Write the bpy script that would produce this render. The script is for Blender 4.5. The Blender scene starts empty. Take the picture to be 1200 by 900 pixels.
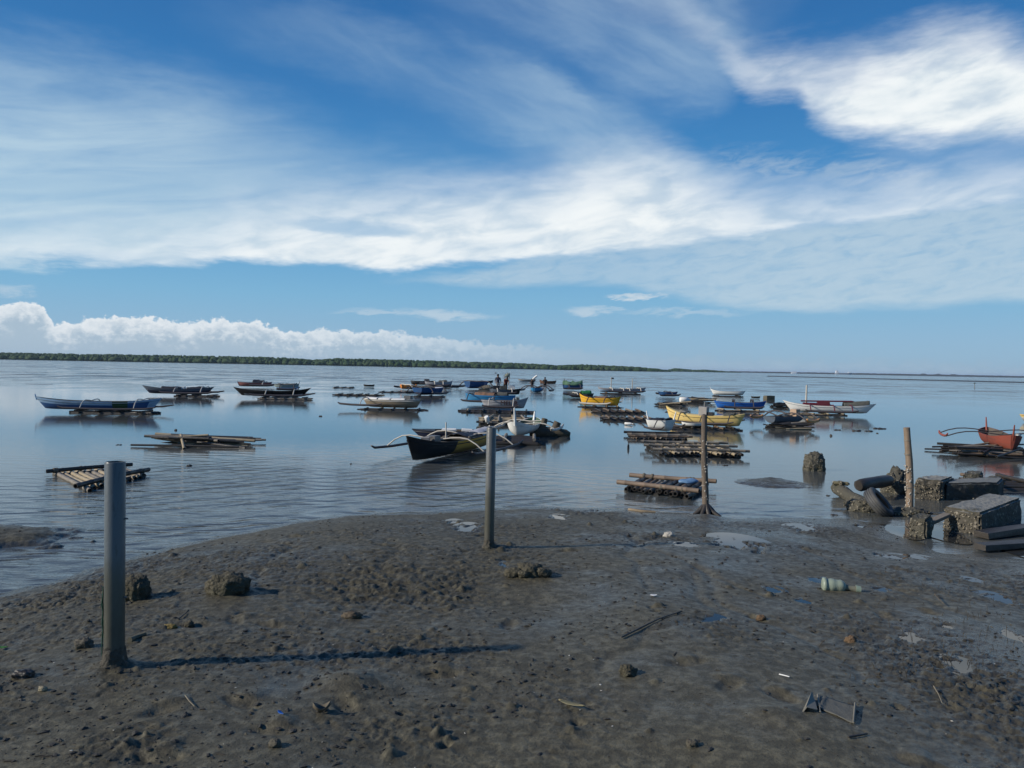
import bpy, bmesh, math, random
import numpy as np
from mathutils import Vector, Matrix, Euler

random.seed(11)
S = bpy.context.scene
COL = S.collection
R = math.radians

# ------------------------------------------------------------------ camera
CAM_H = 2.2
FPX = 900.0
ROLL = R(1.07)
PITCH = R(1.22)
_f0 = Vector((0, math.cos(PITCH), -math.sin(PITCH)))
_u0 = Vector((0, math.sin(PITCH), math.cos(PITCH)))
_r0 = Vector((1, 0, 0))
_r = _r0 * math.cos(ROLL) + _u0 * math.sin(ROLL)
_u = _u0 * math.cos(ROLL) - _r0 * math.sin(ROLL)
cam = bpy.data.cameras.new('camera')
cam.sensor_width = 36.0
cam.lens = FPX / 1200.0 * 36.0
cam.clip_start = 0.05
cam.clip_end = 60000
camo = bpy.data.objects.new('camera', cam)
COL.objects.link(camo)
camo.matrix_world = Matrix(((_r.x, _u.x, -_f0.x, 0), (_r.y, _u.y, -_f0.y, 0), (_r.z, _u.z, -_f0.z, CAM_H), (0, 0, 0, 1)))
S.camera = camo

def ray(px, py):
    return (_r * ((px - 600) / FPX) + _u * (-(py - 450) / FPX) + _f0)

def W(px, py, z=0.0):
    """where the sight line through a photo pixel meets the height z"""
    d = ray(px, py)
    t = (z - CAM_H) / d.z
    return Vector((d.x * t, d.y * t, z))

def azel(px, py):
    d = ray(px, py).normalized()
    return math.degrees(math.atan2(d.x, d.y)), math.degrees(math.asin(d.z))

# ------------------------------------------------------------------ exposure, sky, sun
S.view_settings.view_transform = 'Standard'
S.view_settings.look = 'None'
S.view_settings.exposure = 0.0
S.view_settings.gamma = 1.0
S.view_settings.use_curve_mapping = False
S.cycles.max_bounces = 6
S.cycles.glossy_bounces = 3
S.cycles.diffuse_bounces = 2
S.cycles.use_denoising = True

SUN_EL = 27.0
SUN_AZ = 257.5          # clockwise from +Y: low on the left, a little behind the camera
SKY_STRENGTH = 0.10

world = bpy.data.worlds.new('World')
S.world = world
world.use_nodes = True
WT = world.node_tree
WT.nodes.clear()

class G:
    """small helper for building node graphs"""
    def __init__(self, tree): self.t = tree
    def n(self, kind, **kw):
        o = self.t.nodes.new(kind)
        for k, v in kw.items(): setattr(o, k, v)
        return o
    def put(self, sock, v):
        if isinstance(v, bpy.types.NodeSocket): self.t.links.new(v, sock)
        else: sock.default_value = v
    def m(self, op, a, b=None, c=None, clamp=False):
        o = self.n('ShaderNodeMath', operation=op, use_clamp=clamp)
        self.put(o.inputs[0], a)
        if b is not None: self.put(o.inputs[1], b)
        if c is not None: self.put(o.inputs[2], c)
        return o.outputs[0]
    def vm(self, op, a, b=None):
        o = self.n('ShaderNodeVectorMath', operation=op)
        self.put(o.inputs[0], a)
        if b is not None: self.put(o.inputs[1], b)
        return o.outputs[0]
    def step(self, x, lo, hi, a=0.0, b=1.0):
        o = self.n('ShaderNodeMapRange', interpolation_type='SMOOTHSTEP')
        for s, v in zip(o.inputs, (x, lo, hi, a, b)): self.put(s, v)
        return o.outputs[0]
    def comb(self, x, y, z=0.0):
        o = self.n('ShaderNodeCombineXYZ')
        for s, v in zip(o.inputs, (x, y, z)): self.put(s, v)
        return o.outputs[0]
    def noise(self, vec, scale, detail=5.0, rough=0.55, dist=0.0, color=False):
        o = self.n('ShaderNodeTexNoise')
        self.put(o.inputs['Vector'], vec)
        o.inputs['Scale'].default_value = scale
        o.inputs['Detail'].default_value = detail
        o.inputs['Roughness'].default_value = rough
        o.inputs['Distortion'].default_value = dist
        return o.outputs['Color' if color else 'Fac']
    def mixc(self, f, a, b, blend='MIX'):
        o = self.n('ShaderNodeMix', data_type='RGBA', blend_type=blend)
        self.put(o.inputs[0], f)
        self.put(o.inputs[6], a if isinstance(a, bpy.types.NodeSocket) else (*a[:3], 1))
        self.put(o.inputs[7], b if isinstance(b, bpy.types.NodeSocket) else (*b[:3], 1))
        return o.outputs[2]
    def mixf(self, f, a, b):
        o = self.n('ShaderNodeMix', data_type='FLOAT')
        self.put(o.inputs[0], f); self.put(o.inputs[2], a); self.put(o.inputs[3], b)
        return o.outputs[0]
    def curve(self, x, pts):
        o = self.n('ShaderNodeFloatCurve')
        o.inputs['Factor'].default_value = 1.0
        c = o.mapping.curves[0]
        pts = sorted(pts)
        while len(c.points) < len(pts): c.points.new(0.5, 0.5)
        for p, (a, b) in zip(c.points, pts):
            p.location = (a, b); p.handle_type = 'AUTO_CLAMPED'
        o.mapping.use_clip = False
        o.mapping.update()
        self.put(o.inputs['Value'], x)
        return o.outputs[0]

def build_sky():
    g = G(WT)
    out = g.n('ShaderNodeOutputWorld')
    bg = g.n('ShaderNodeBackground')
    bg.inputs['Strength'].default_value = SKY_STRENGTH
    WT.links.new(bg.outputs[0], out.inputs[0])
    sky = g.n('ShaderNodeTexSky', sky_type='NISHITA')
    sky.sun_disc = False
    sky.sun_elevation = R(SUN_EL)
    sky.sun_rotation = R(SUN_AZ)
    sky.altitude = 0.0
    sky.air_density = 1.0
    sky.dust_density = 1.2
    sky.ozone_density = 2.5
    tc = g.n('ShaderNodeTexCoord')
    d = tc.outputs['Generated']
    sep = g.n('ShaderNodeSeparateXYZ'); WT.links.new(d, sep.inputs[0])
    az = g.m('MULTIPLY', g.m('ARCTAN2', sep.outputs[0], sep.outputs[1]), 180 / math.pi)
    el = g.m('MULTIPLY', g.m('ARCSINE', sep.outputs[2]), 180 / math.pi)
    ael = g.m('ABSOLUTE', el)
    # the sky's blue: deeper towards the top, pale and hazy at the horizon
    tint = g.n('ShaderNodeValToRGB')
    stops = [(0, (.315, .485, .635)), (2.5, (.270, .475, .670)), (5, (.205, .455, .685)), (8, (.135, .385, .660)),
             (13, (.066, .275, .580)), (19, (.036, .195, .480)), (26, (.024, .140, .390)), (45, (.018, .10, .32))]
    e = tint.color_ramp.elements
    while len(e) < len(stops): e.new(0.5)
    for k, (deg, c_) in zip(e, stops):
        k.position = deg / 45.0; k.color = (*c_, 1)
    WT.links.new(g.m('DIVIDE', ael, 45.0), tint.inputs[0])
    grad = g.mixc(1.0, tint.outputs[0], (10, 10, 10), 'MULTIPLY')
    base = g.mixc(0.94, sky.outputs[0], grad)
    # cloud coordinates, warped so that edges are ragged
    p0 = g.comb(g.m('MULTIPLY', az, 0.05), g.m('MULTIPLY', ael, 0.12), 0.3)
    wA = g.noise(p0, 1.6, 5, 0.6, color=True)
    wa = g.n('ShaderNodeSeparateColor'); WT.links.new(wA, wa.inputs[0])
    p1 = g.comb(g.m('MULTIPLY', az, 0.10), g.m('MULTIPLY', ael, 0.45), 1.7)
    wB = g.noise(p1, 2.2, 7, 0.62)
    azw = g.m('ADD', az, g.m('MULTIPLY', g.m('SUBTRACT', wa.outputs[0], 0.5), 7.0))
    elw = g.m('ADD', ael, g.m('ADD', g.m('MULTIPLY', g.m('SUBTRACT', wa.outputs[1], 0.5), 5.0),
                              g.m('MULTIPLY', g.m('SUBTRACT', wB, 0.5), 2.2)))
    # streaks that follow the wind, from lower left to upper right
    rot = g.n('ShaderNodeMapping'); rot.inputs['Rotation'].default_value = (0, 0, R(-9))
    WT.links.new(g.comb(az, ael, 0.0), rot.inputs[0])
    st = g.n('ShaderNodeMapping'); st.inputs['Scale'].default_value = (0.035, 0.26, 1)
    WT.links.new(rot.outputs[0], st.inputs[0])
    streak = g.noise(st.outputs[0], 2.4, 8, 0.58, 0.7)
    rot2 = g.n('ShaderNodeMapping'); rot2.inputs['Rotation'].default_value = (0, 0, R(21))
    WT.links.new(g.comb(g.mixf(0.25, az, azw), g.mixf(0.25, ael, elw), 0.0), rot2.inputs[0])
    stb = g.n('ShaderNodeMapping'); stb.inputs['Scale'].default_value = (0.045, 0.17, 1); stb.inputs['Location'].default_value = (1.3, 4.1, 0)
    WT.links.new(rot2.outputs[0], stb.inputs[0])
    streak2 = g.noise(stb.outputs[0], 2.2, 8, 0.55, 0.15)
    st2 = g.n('ShaderNodeMapping'); st2.inputs['Scale'].default_value = (0.10, 0.30, 1); st2.inputs['Location'].default_value = (3, 5, 0)
    WT.links.new(rot.outputs[0], st2.inputs[0])
    puff = g.noise(st2.outputs[0], 2.0, 7, 0.55, 0.4)

    XN = lambda a: (a + 60) / 120.0
    def edge(azs, pts):
        return g.m('MULTIPLY', g.curve(g.m('DIVIDE', g.m('ADD', azs, 60.0), 120.0),
                   [(XN(azel(*p)[0]), azel(*p)[1] / 40.0) for p in pts]), 40.0)
    def along(azs, pts):
        return g.curve(g.m('DIVIDE', g.m('ADD', azs, 60.0), 120.0), [(XN(azel(x, 250)[0]), v) for x, v in pts])
    def layer(top, bot, op, st_, sb_, A=None, E=None):
        A = azw if A is None else A
        E = elw if E is None else E
        t = edge(A, top); b = edge(A, bot)
        up = g.step(g.m('SUBTRACT', t, E), -st_ * 0.35, st_ * 0.65)
        dn = g.step(g.m('SUBTRACT', E, b), -sb_ * 0.35, sb_ * 0.65)
        return g.m('MULTIPLY', g.m('MULTIPLY', up, dn), along(A, op))

    veil = layer([(-300, 30), (0, 60), (200, 95), (300, 120), (420, 150), (560, 185), (700, 210), (900, 230)],
                 [(-300, 300), (0, 304), (300, 300), (600, 280), (900, 280)],
                 [(-300, 0.6), (0, 0.80), (150, 0.76), (300, 0.55), (430, 0.38), (560, 0.28), (700, 0.2), (850, 0.1), (1000, 0.0)], 7.0, 1.0)
    veil = g.m('MULTIPLY', veil, g.step(streak, 0.18, 0.74, 0.55, 1.1))
    plume = layer([(200, -60), (400, 10), (560, 55), (680, 100), (780, 150), (900, 215)],
                  [(200, 40), (400, 90), (560, 160), (680, 205), (780, 240), (900, 250)],
                  [(200, 0.0), (380, 0.2), (560, 0.3), (680, 0.42), (780, 0.4), (880, 0.1), (950, 0)], 3.0, 4.0)
    plume = g.m('MULTIPLY', plume, g.step(streak2, 0.25, 0.75, 0.4, 1.15))
    hi = layer([(500, -140), (800, -80), (900, -60)], [(500, 40), (640, 70), (740, 130), (820, 130), (900, 60)],
               [(450, 0.0), (600, 0.22), (720, 0.36), (800, 0.4), (880, 0.15), (960, 0.0)], 5, 4)
    hi = g.m('MULTIPLY', hi, g.step(streak2, 0.25, 0.75, 0.35, 1.1))
    band = layer([(-300, 240), (0, 262), (120, 262), (220, 252), (300, 232), (400, 226), (520, 216), (620, 205), (690, 180), (750, 170), (800, 185), (860, 208), (940, 218), (1020, 210), (1100, 190), (1200, 180), (1400, 170)],
                 [(-300, 300), (0, 304), (130, 311), (300, 309), (400, 313), (460, 317), (540, 310), (620, 304), (700, 296), (800, 286), (900, 275), (960, 262), (1080, 250), (1200, 238), (1400, 225)],
                 [(-300, 0.6), (0, 0.72), (200, 0.82), (320, 0.92), (450, 0.92), (600, 0.92), (700, 0.95), (800, 0.92), (900, 0.84), (1050, 0.82), (1200, 0.76)], 6.2, 0.9,
                 E=g.m('ADD', ael, g.m('ADD', g.m('MULTIPLY', g.m('SUBTRACT', wa.outputs[1], 0.5), 1.6), g.m('MULTIPLY', g.m('SUBTRACT', wB, 0.5), 1.8))))
    band = g.m('MULTIPLY', band, g.m('MULTIPLY', g.step(puff, 0.25, 0.58, 0.78, 1.03), g.step(streak, 0.25, 0.62, 0.91, 1.02)))
    swoosh = layer([(700, -20), (790, -5), (830, 25), (870, 55), (940, 58), (1000, 62), (1050, 48), (1100, 28), (1150, 30), (1200, 46), (1400, 60)],
                   [(700, 10), (790, 22), (840, 60), (880, 98), (905, 105), (930, 105), (965, 140), (1000, 158), (1060, 164), (1200, 164), (1400, 150)],
                   [(690, 0.0), (760, 0.22), (830, 0.6), (885, 0.85), (930, 0.72), (990, 0.86), (1060, 1.05), (1200, 1.02), (1400, 0.8)], 4.2, 2.4,
                   E=g.m('ADD', ael, g.m('ADD', g.m('MULTIPLY', g.m('SUBTRACT', wa.outputs[1], 0.5), 3.0), g.m('MULTIPLY', g.m('SUBTRACT', wB, 0.5), 2.0))))
    swoosh = g.m('MULTIPLY', swoosh, g.m('MULTIPLY', g.step(puff, 0.24, 0.58, 0.76, 1.06), g.step(streak, 0.25, 0.62, 0.92, 1.03)))
    st3 = g.n('ShaderNodeMapping'); st3.inputs['Scale'].default_value = (0.30, 1.05, 1); st3.inputs['Location'].default_value = (9, 2, 0)
    WT.links.new(rot.outputs[0], st3.inputs[0])
    scale_n = g.noise(st3.outputs[0], 1.5, 8, 0.62, 0.6)
    sheet = layer([(300, 335), (500, 324), (570, 318), (640, 300), (760, 284), (900, 268), (1200, 232), (1400, 215)],
                  [(300, 336), (500, 331), (560, 336), (640, 337), (710, 335), (780, 348), (860, 362), (950, 366), (1050, 362), (1200, 356), (1400, 350)],
                  [(440, 0.0), (510, 0.65), (600, 0.62), (700, 0.55), (800, 0.62), (950, 0.74), (1200, 0.72)], 0.9, 1.0,
                  E=g.m('ADD', ael, g.m('MULTIPLY', g.m('SUBTRACT', wB, 0.5), 1.3)))
    sheet = g.m('MULTIPLY', sheet, g.step(scale_n, 0.22, 0.58, 0.66, 1.08))
    ha, he = azel(415, 268)
    hq = g.m('ADD', g.m('POWER', g.m('ABSOLUTE', g.m('DIVIDE', g.m('SUBTRACT', azw, ha), 5.2)), 2.0), g.m('POWER', g.m('ABSOLUTE', g.m('DIVIDE', g.m('SUBTRACT', g.m('ADD', ael, g.m('MULTIPLY', g.m('SUBTRACT', wB, 0.5), 1.4)), he), 0.62)), 2.0))
    band = g.m('MULTIPLY', band, g.m('SUBTRACT', 1.0, g.step(hq, 1.5, 0.1, 0.0, 0.62)))
    # mackerel flakes in the gap at the right
    flake = layer([(860, 170), (940, 178), (1060, 180), (1120, 190)], [(860, 215), (940, 222), (1060, 214), (1120, 210)],
                  [(840, 0), (900, 0.42), (1060, 0.42), (1120, 0.1), (1150, 0)], 1.8, 1.8)
    flake = g.m('MULTIPLY', flake, g.step(scale_n, 0.36, 0.66))
    # thin slivers under the band
    sl = []
    fa = g.m('ADD', az, g.m('MULTIPLY', g.m('SUBTRACT', wB, 0.5), 5.0))
    fe = g.m('ADD', ael, g.m('ADD', g.m('MULTIPLY', g.m('SUBTRACT', wB, 0.5), 1.1), g.m('MULTIPLY', g.m('SUBTRACT', scale_n, 0.5), 1.0)))
    for cx, cy, w, h, o in ((742, 348, 30, 3.6, 0.75), (690, 365, 26, 6, 0.5), (520, 369, 60, 7, 0.5), (440, 366, 40, 3, 0.35), (800, 366, 70, 4, 0.3), (10, 342, 22, 7, 0.4)):
        a0, e0 = azel(cx, cy)
        a = g.m('DIVIDE', g.m('SUBTRACT', fa, a0), w * 57.3 / 900)
        b = g.m('DIVIDE', g.m('SUBTRACT', fe, e0), h * 57.3 / 900)
        q = g.m('ADD', g.m('MULTIPLY', a, a), g.m('MULTIPLY', b, b))
        sl.append(g.m('MULTIPLY', g.m('MULTIPLY', g.step(q, 1.6, 0.0), g.step(scale_n, 0.32, 0.55, 0.3, 1.1)), o))
    sliver = sl[0]
    for s_ in sl[1:]: sliver = g.m('MAXIMUM', sliver, s_)
    # cumulus bank low over the trees
    pc = g.comb(g.m('MULTIPLY', az, 0.8), g.m('MULTIPLY', ael, 1.0), 4.2)
    bil = g.noise(pc, 1.35, 8, 0.60)
    bil2 = g.noise(pc, 2.6, 6, 0.58)
    cE = g.m('ADD', ael, g.m('ADD', g.m('MULTIPLY', g.m('SUBTRACT', bil, 0.5), 1.7), g.m('MULTIPLY', g.m('SUBTRACT', bil2, 0.5), 0.8)))
    ctop = [(-300, 350), (-60, 358), (0, 360), (30, 352), (50, 358), (66, 377), (110, 374), (160, 369), (210, 377), (260, 374), (300, 376), (340, 386), (420, 386), (500, 392), (600, 402), (700, 408), (820, 413), (1000, 417), (1250, 420)]
    t_ = edge(az, ctop)
    dtop = g.m('SUBTRACT', t_, cE)
    fade = along(az, [(-300, 1), (200, 1.0), (330, 0.92), (450, 0.78), (600, 0.55), (720, 0.5), (900, 0.55), (1200, 0.6)])
    soft = along(az, [(-300, 0.0), (300, 0.02), (500, 0.12), (700, 0.35), (1200, 0.5)])
    cum = g.m('MULTIPLY', g.step(dtop, 0.0, g.m('ADD', 0.22, soft)), fade)
    cshade = g.step(g.m('ADD', dtop, g.m('MULTIPLY', g.m('SUBTRACT', bil2, 0.5), 1.9)), 0.0, 1.35)
    cumtop = g.mixc(along(az, [(-300, 0), (380, 0.0), (600, 0.5), (750, 0.95), (1200, 1)]), (7.9, 8.4, 8.8), (3.1, 4.5, 5.8))
    puffs = g.step(g.m('ADD', bil2, g.m('MULTIPLY', g.m('SUBTRACT', bil, 0.5), 0.8)), 0.40, 0.68)
    cumcol = g.mixc(g.m('MULTIPLY', cshade, g.m('SUBTRACT', 1.0, g.m('MULTIPLY', puffs, g.step(dtop, 2.2, 0.4, 0.0, 0.75)))), cumtop, (4.0, 5.2, 6.3))
    # put the layers together
    white = g.mixc(g.step(puff, 0.28, 0.64), (6.9, 7.8, 8.4), (9.1, 9.5, 9.6))
    c = base
    c = g.mixc(g.m('MINIMUM', g.m('MULTIPLY', veil, 0.92), 1.0), c, (5.3, 6.9, 7.9))
    c = g.mixc(g.m('MINIMUM', plume, 1.0), c, (5.2, 6.8, 7.9))
    c = g.mixc(g.m('MINIMUM', hi, 1.0), c, (5.2, 6.8, 8.0))
    c = g.mixc(g.m('MINIMUM', sheet, 1.0), c, g.mixc(scale_n, (4.3, 5.8, 7.0), (5.6, 6.8, 7.7)))
    c = g.mixc(g.m('MINIMUM', flake, 1.0), c, (4.6, 5.7, 6.8))
    c = g.mixc(g.m('MINIMUM', band, 1.0), c, white)
    c = g.mixc(g.m('MINIMUM', swoosh, 1.0), c, white)
    c = g.mixc(g.m('MINIMUM', sliver, 1.0), c, (6.4, 7.2, 7.8))
    c = g.mixc(g.m('MINIMUM', cum, 1.0), c, cumcol)
    WT.links.new(c, bg.inputs['Color'])
build_sky()

sun = bpy.data.lights.new('sun', 'SUN')
sun.energy = 4.5
sun.angle = R(0.9)
sun.color = (1.0, 0.93, 0.82)
suno = bpy.data.objects.new('sun', sun)
COL.objects.link(suno)
_sd = Vector((math.sin(R(SUN_AZ)) * math.cos(R(SUN_EL)), math.cos(R(SUN_AZ)) * math.cos(R(SUN_EL)), math.sin(R(SUN_EL))))
suno.rotation_euler = _sd.to_track_quat('Z', 'Y').to_euler()
suno.location = _sd * 50

# ------------------------------------------------------------------ helpers: tags, meshes, materials
def tag(o, label=None, cat=None, group=None, kind=None):
    if label: o['label'] = label
    if cat: o['category'] = cat
    if group: o['group'] = group
    if kind: o['kind'] = kind
    return o

def thing(name, label, cat, loc=(0, 0, 0), rz=0.0, group=None, rot=None):
    o = bpy.data.objects.new(name, None)
    COL.objects.link(o)
    o.empty_display_size = 0.2
    o.location = loc
    o.rotation_euler = rot if rot else (0, 0, rz)
    return tag(o, label, cat, group)

def mesh_np(name, verts, quads, mats, parent=None, smooth=True, attrs=None):
    me = bpy.data.meshes.new(name)
    n = len(quads); k = quads.shape[1]
    me.vertices.add(len(verts)); me.vertices.foreach_set('co', np.asarray(verts, np.float32).ravel())
    me.loops.add(n * k); me.loops.foreach_set('vertex_index', quads.astype(np.int32).ravel())
    me.polygons.add(n)
    me.polygons.foreach_set('loop_start', np.arange(0, n * k, k, dtype=np.int32))
    me.polygons.foreach_set('loop_total', np.full(n, k, np.int32))
    me.polygons.foreach_set('use_smooth', np.full(n, smooth, bool))
    for an, av in (attrs or {}).items():
        a = me.attributes.new(an, 'FLOAT', 'POINT')
        a.data.foreach_set('value', np.asarray(av, np.float32))
    me.update(calc_edges=True)
    me.validate()
    for m_ in mats: me.materials.append(m_)
    o = bpy.data.objects.new(name, me)
    COL.objects.link(o)
    if parent: o.parent = parent
    return o

class MB:
    """collects shapes and links them as ONE mesh"""
    def __init__(self): self.v = []; self.f = []; self.mi = []; self.sm = []
    def add(self, vs, fs, mi=0, sm=True):
        b = len(self.v)
        self.v += [tuple(x) for x in vs]
        for i, f in enumerate(fs):
            self.f.append(tuple(b + q for q in f))
            self.mi.append(mi[i] if isinstance(mi, list) else mi)
            self.sm.append(sm)
        return self
    def tube(self, pts, rad, n=8, mi=0, cap=True, hollow=0.0, wob=0.0, capmi=None):
        pts = [Vector(p) for p in pts]
        if not isinstance(rad, (list, tuple)): rad = [rad] * len(pts)
        vs, fs, mm = [], [], []
        t0 = (pts[1] - pts[0]).normalized()
        a = Vector((0, 0, 1)) if abs(t0.z) < 0.9 else Vector((1, 0, 0))
        u = t0.cross(a).normalized()
        for i, p in enumerate(pts):
            t = (pts[min(i + 1, len(pts) - 1)] - pts[max(i - 1, 0)]).normalized()
            u = (u - t * u.dot(t)).normalized()
            w = t.cross(u)
            for k in range(n):
                an = 2 * math.pi * k / n
                r_ = rad[i] * (1 + random.uniform(-wob, wob))
                vs.append(p + (u * math.cos(an) + w * math.sin(an)) * r_)
        for i in range(len(pts) - 1):
            for k in range(n):
                fs.append((i * n + k, i * n + (k + 1) % n, (i + 1) * n + (k + 1) % n, (i + 1) * n + k)); mm.append(mi)
        self.add(vs, fs, mm)
        if cap:
            for i, end in ((0, -1), (len(pts) - 1, 1)):
                ring = vs[i * n:(i + 1) * n]
                cm = mi if capmi is None else capmi
                if hollow > 0:
                    c = pts[i]; tdir = (pts[min(1, len(pts) - 1)] - pts[0]) if i == 0 else (pts[-1] - pts[-2])
                    tdir = tdir.normalized() * (-end)
                    inn = [c + (q - c) * hollow for q in ring]
                    dep = [q + tdir * rad[i] * 2.0 for q in inn]
                    vv = ring + inn + dep
                    ff = [(k, (k + 1) % n, n + (k + 1) % n, n + k) for k in range(n)] + [(n + k, n + (k + 1) % n, 2 * n + (k + 1) % n, 2 * n + k) for k in range(n)] + [tuple(range(2 * n, 3 * n))]
                    self.add(vv, ff, cm, False)
                else:
                    self.add(ring, [tuple(range(n))], cm, False)
        return self
    def box(self, c, size, rot=None, mi=0, sm=False, taper=1.0, jit=0.0):
        c = Vector(c); hx, hy, hz = size[0] / 2, size[1] / 2, size[2] / 2
        m = rot if isinstance(rot, Matrix) else (Euler(rot).to_matrix() if rot else Matrix.Identity(3))
        vs = []
        for z in (-1, 1):
            k = 1.0 if z < 0 else taper
            for x, y in ((-1, -1), (1, -1), (1, 1), (-1, 1)):
                q = Vector((x * hx * k, y * hy * k, z * hz)) + Vector((random.uniform(-jit, jit), random.uniform(-jit, jit), random.uniform(-jit, jit)))
                vs.append(c + m @ q)
        self.add(vs, [(0, 3, 2, 1), (4, 5, 6, 7), (0, 1, 5, 4), (1, 2, 6, 5), (2, 3, 7, 6), (3, 0, 4, 7)], mi, sm)
        return self
    def blob(self, c, rad, rough=0.25, sub=3, seed=0, mi=0, flat=0.0, fine=0.0, boxy=1.0):
        bm = bmesh.new()
        bmesh.ops.create_icosphere(bm, subdivisions=sub, radius=1.0)
        P = np.array([v.co[:] for v in bm.verts]); F = [tuple(v.index for v in f.verts) for f in bm.faces]
        bm.free()
        if boxy < 1.0: P = np.sign(P) * np.abs(P) ** boxy
        n = fbm3(P * 1.6 + seed * 7.31, 4, seed) - 0.5
        k = 1 + 2 * rough * n
        if fine: k = k + 2 * fine * (fbm3(P * 7 + seed * 3.1, 3, seed + 5) - 0.5)
        P = P * k[:, None]
        if flat: P[:, 2] = np.maximum(P[:, 2], -flat)
        P = P * np.array(rad) + np.array(c)
        self.add(P.tolist(), F, mi, True)
        return self
    def build(self, name, mats, parent=None, loc=None, bevel=0.0):
        me = bpy.data.meshes.new(name)
        me.from_pydata(self.v, [], self.f)
        me.polygons.foreach_set('material_index', self.mi)
        me.polygons.foreach_set('use_smooth', self.sm)
        for m_ in (mats if isinstance(mats, (list, tuple)) else [mats]): me.materials.append(m_)
        bm = bmesh.new(); bm.from_mesh(me)
        bmesh.ops.recalc_face_normals(bm, faces=bm.faces)
        bm.to_mesh(me); bm.free()
        me.update()
        o = bpy.data.objects.new(name, me)
        COL.objects.link(o)
        if parent: o.parent = parent
        if loc is not None: o.location = loc
        if bevel:
            b = o.modifiers.new('bevel', 'BEVEL'); b.width = bevel; b.segments = 2; b.limit_method = 'ANGLE'; b.angle_limit = R(40)
        return o

# value noise in numpy
def _hash(i, j, k, seed):
    h = (i * 374761393 + j * 668265263 + k * 2147483647 + seed * 1274126177) & 0xFFFFFFFF
    h = ((h ^ (h >> 13)) * 1274126177) & 0xFFFFFFFF
    h = ((h ^ (h >> 16)) * 2246822519) & 0xFFFFFFFF
    return ((h ^ (h >> 15)) & 0xFFFF) / 65535.0
def vnoise2(x, y, seed=0):
    i = np.floor(x).astype(np.int64); j = np.floor(y).astype(np.int64)
    fx = x - i; fy = y - j
    fx = fx * fx * fx * (fx * (fx * 6 - 15) + 10); fy = fy * fy * fy * (fy * (fy * 6 - 15) + 10)
    z = np.zeros_like(i)
    a = _hash(i, j, z, seed); b = _hash(i + 1, j, z, seed); c = _hash(i, j + 1, z, seed); d = _hash(i + 1, j + 1, z, seed)
    return (a * (1 - fx) + b * fx) * (1 - fy) + (c * (1 - fx) + d * fx) * fy
def fbm2(x, y, octv=4, seed=0, gain=0.5):
    s = 0; a = 1; t = 0
    for o in range(octv):
        ca, sa = math.cos(0.6 * o), math.sin(0.6 * o)
        s = s + a * vnoise2((x * ca - y * sa) * 2 ** o + 17.3 * o, (x * sa + y * ca) * 2 ** o - 9.1 * o, seed + o)
        t += a; a *= gain
    return s / t
def vnoise3(P, seed=0):
    I = np.floor(P).astype(np.int64); F = P - I; F = F * F * (3 - 2 * F)
    r = 0
    for dx in (0, 1):
        for dy in (0, 1):
            for dz in (0, 1):
                w = (F[:, 0] if dx else 1 - F[:, 0]) * (F[:, 1] if dy else 1 - F[:, 1]) * (F[:, 2] if dz else 1 - F[:, 2])
                r = r + w * _hash(I[:, 0] + dx, I[:, 1] + dy, I[:, 2] + dz, seed)
    return r
def fbm3(P, octv=4, seed=0, gain=0.5):
    s = 0; a = 1; t = 0
    for o in range(octv):
        s = s + a * vnoise3(P * 2 ** o + 11.7 * o, seed + o); t += a; a *= gain
    return s / t

def new_mat(name):
    m = bpy.data.materials.new(name); m.use_nodes = True
    t = m.node_tree; t.nodes.clear()
    g = G(t)
    out = g.n('ShaderNodeOutputMaterial'); b = g.n('ShaderNodeBsdfPrincipled')
    t.links.new(b.outputs[0], out.inputs[0])
    return m, g, b

_mats = {}
def paint(name, col, rough=0.5, dirt=0.35, dirtcol=(0.06, 0.05, 0.035), scale=3.0, bump=0.15, spec=0.4, metal=0.0, streak=(1, 1, 1), lowdirt=None):
    """a painted or bare surface with blotches, grime and a little relief"""
    if name in _mats: return _mats[name]
    m, g, b = new_mat(name)
    tc = g.n('ShaderNodeTexCoord').outputs['Object']
    mp = g.n('ShaderNodeMapping'); mp.inputs['Scale'].default_value = streak
    m.node_tree.links.new(tc, mp.inputs[0])
    n1 = g.noise(mp.outputs[0], scale, 6, 0.6, 0.3)
    n2 = g.noise(mp.outputs[0], scale * 6, 5, 0.65)
    base = g.mixc(n2, [c * 0.78 for c in col], [min(1, c * 1.2) for c in col])
    k = g.step(n1, 0.62 - dirt * 0.4, 0.80, 0.0, min(1.0, dirt * 1.6))
    c = g.mixc(k, base, dirtcol)
    if lowdirt is not None:
        sp = g.n('ShaderNodeSeparateXYZ'); m.node_tree.links.new(tc, sp.inputs[0])
        lz = g.step(g.m('ADD', sp.outputs[2], g.m('MULTIPLY', g.m('SUBTRACT', n1, 0.5), lowdirt[1])), lowdirt[0] + lowdirt[1] * 0.5, lowdirt[0] - lowdirt[1] * 0.5)
        c = g.mixc(g.m('MULTIPLY', lz, lowdirt[2]), c, dirtcol)
    g.put(b.inputs['Base Color'], c)
    g.put(b.inputs['Roughness'], g.mixf(n1, max(0.05, rough - 0.12), min(1, rough + 0.2)))
    b.inputs['Specular IOR Level'].default_value = spec
    b.inputs['Metallic'].default_value = metal
    if bump:
        bp = g.n('ShaderNodeBump'); bp.inputs['Strength'].default_value = bump; bp.inputs['Distance'].default_value = 0.02
        m.node_tree.links.new(n2, bp.inputs['Height']); m.node_tree.links.new(bp.outputs[0], b.inputs['Normal'])
    _mats[name] = m
    return m

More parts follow.
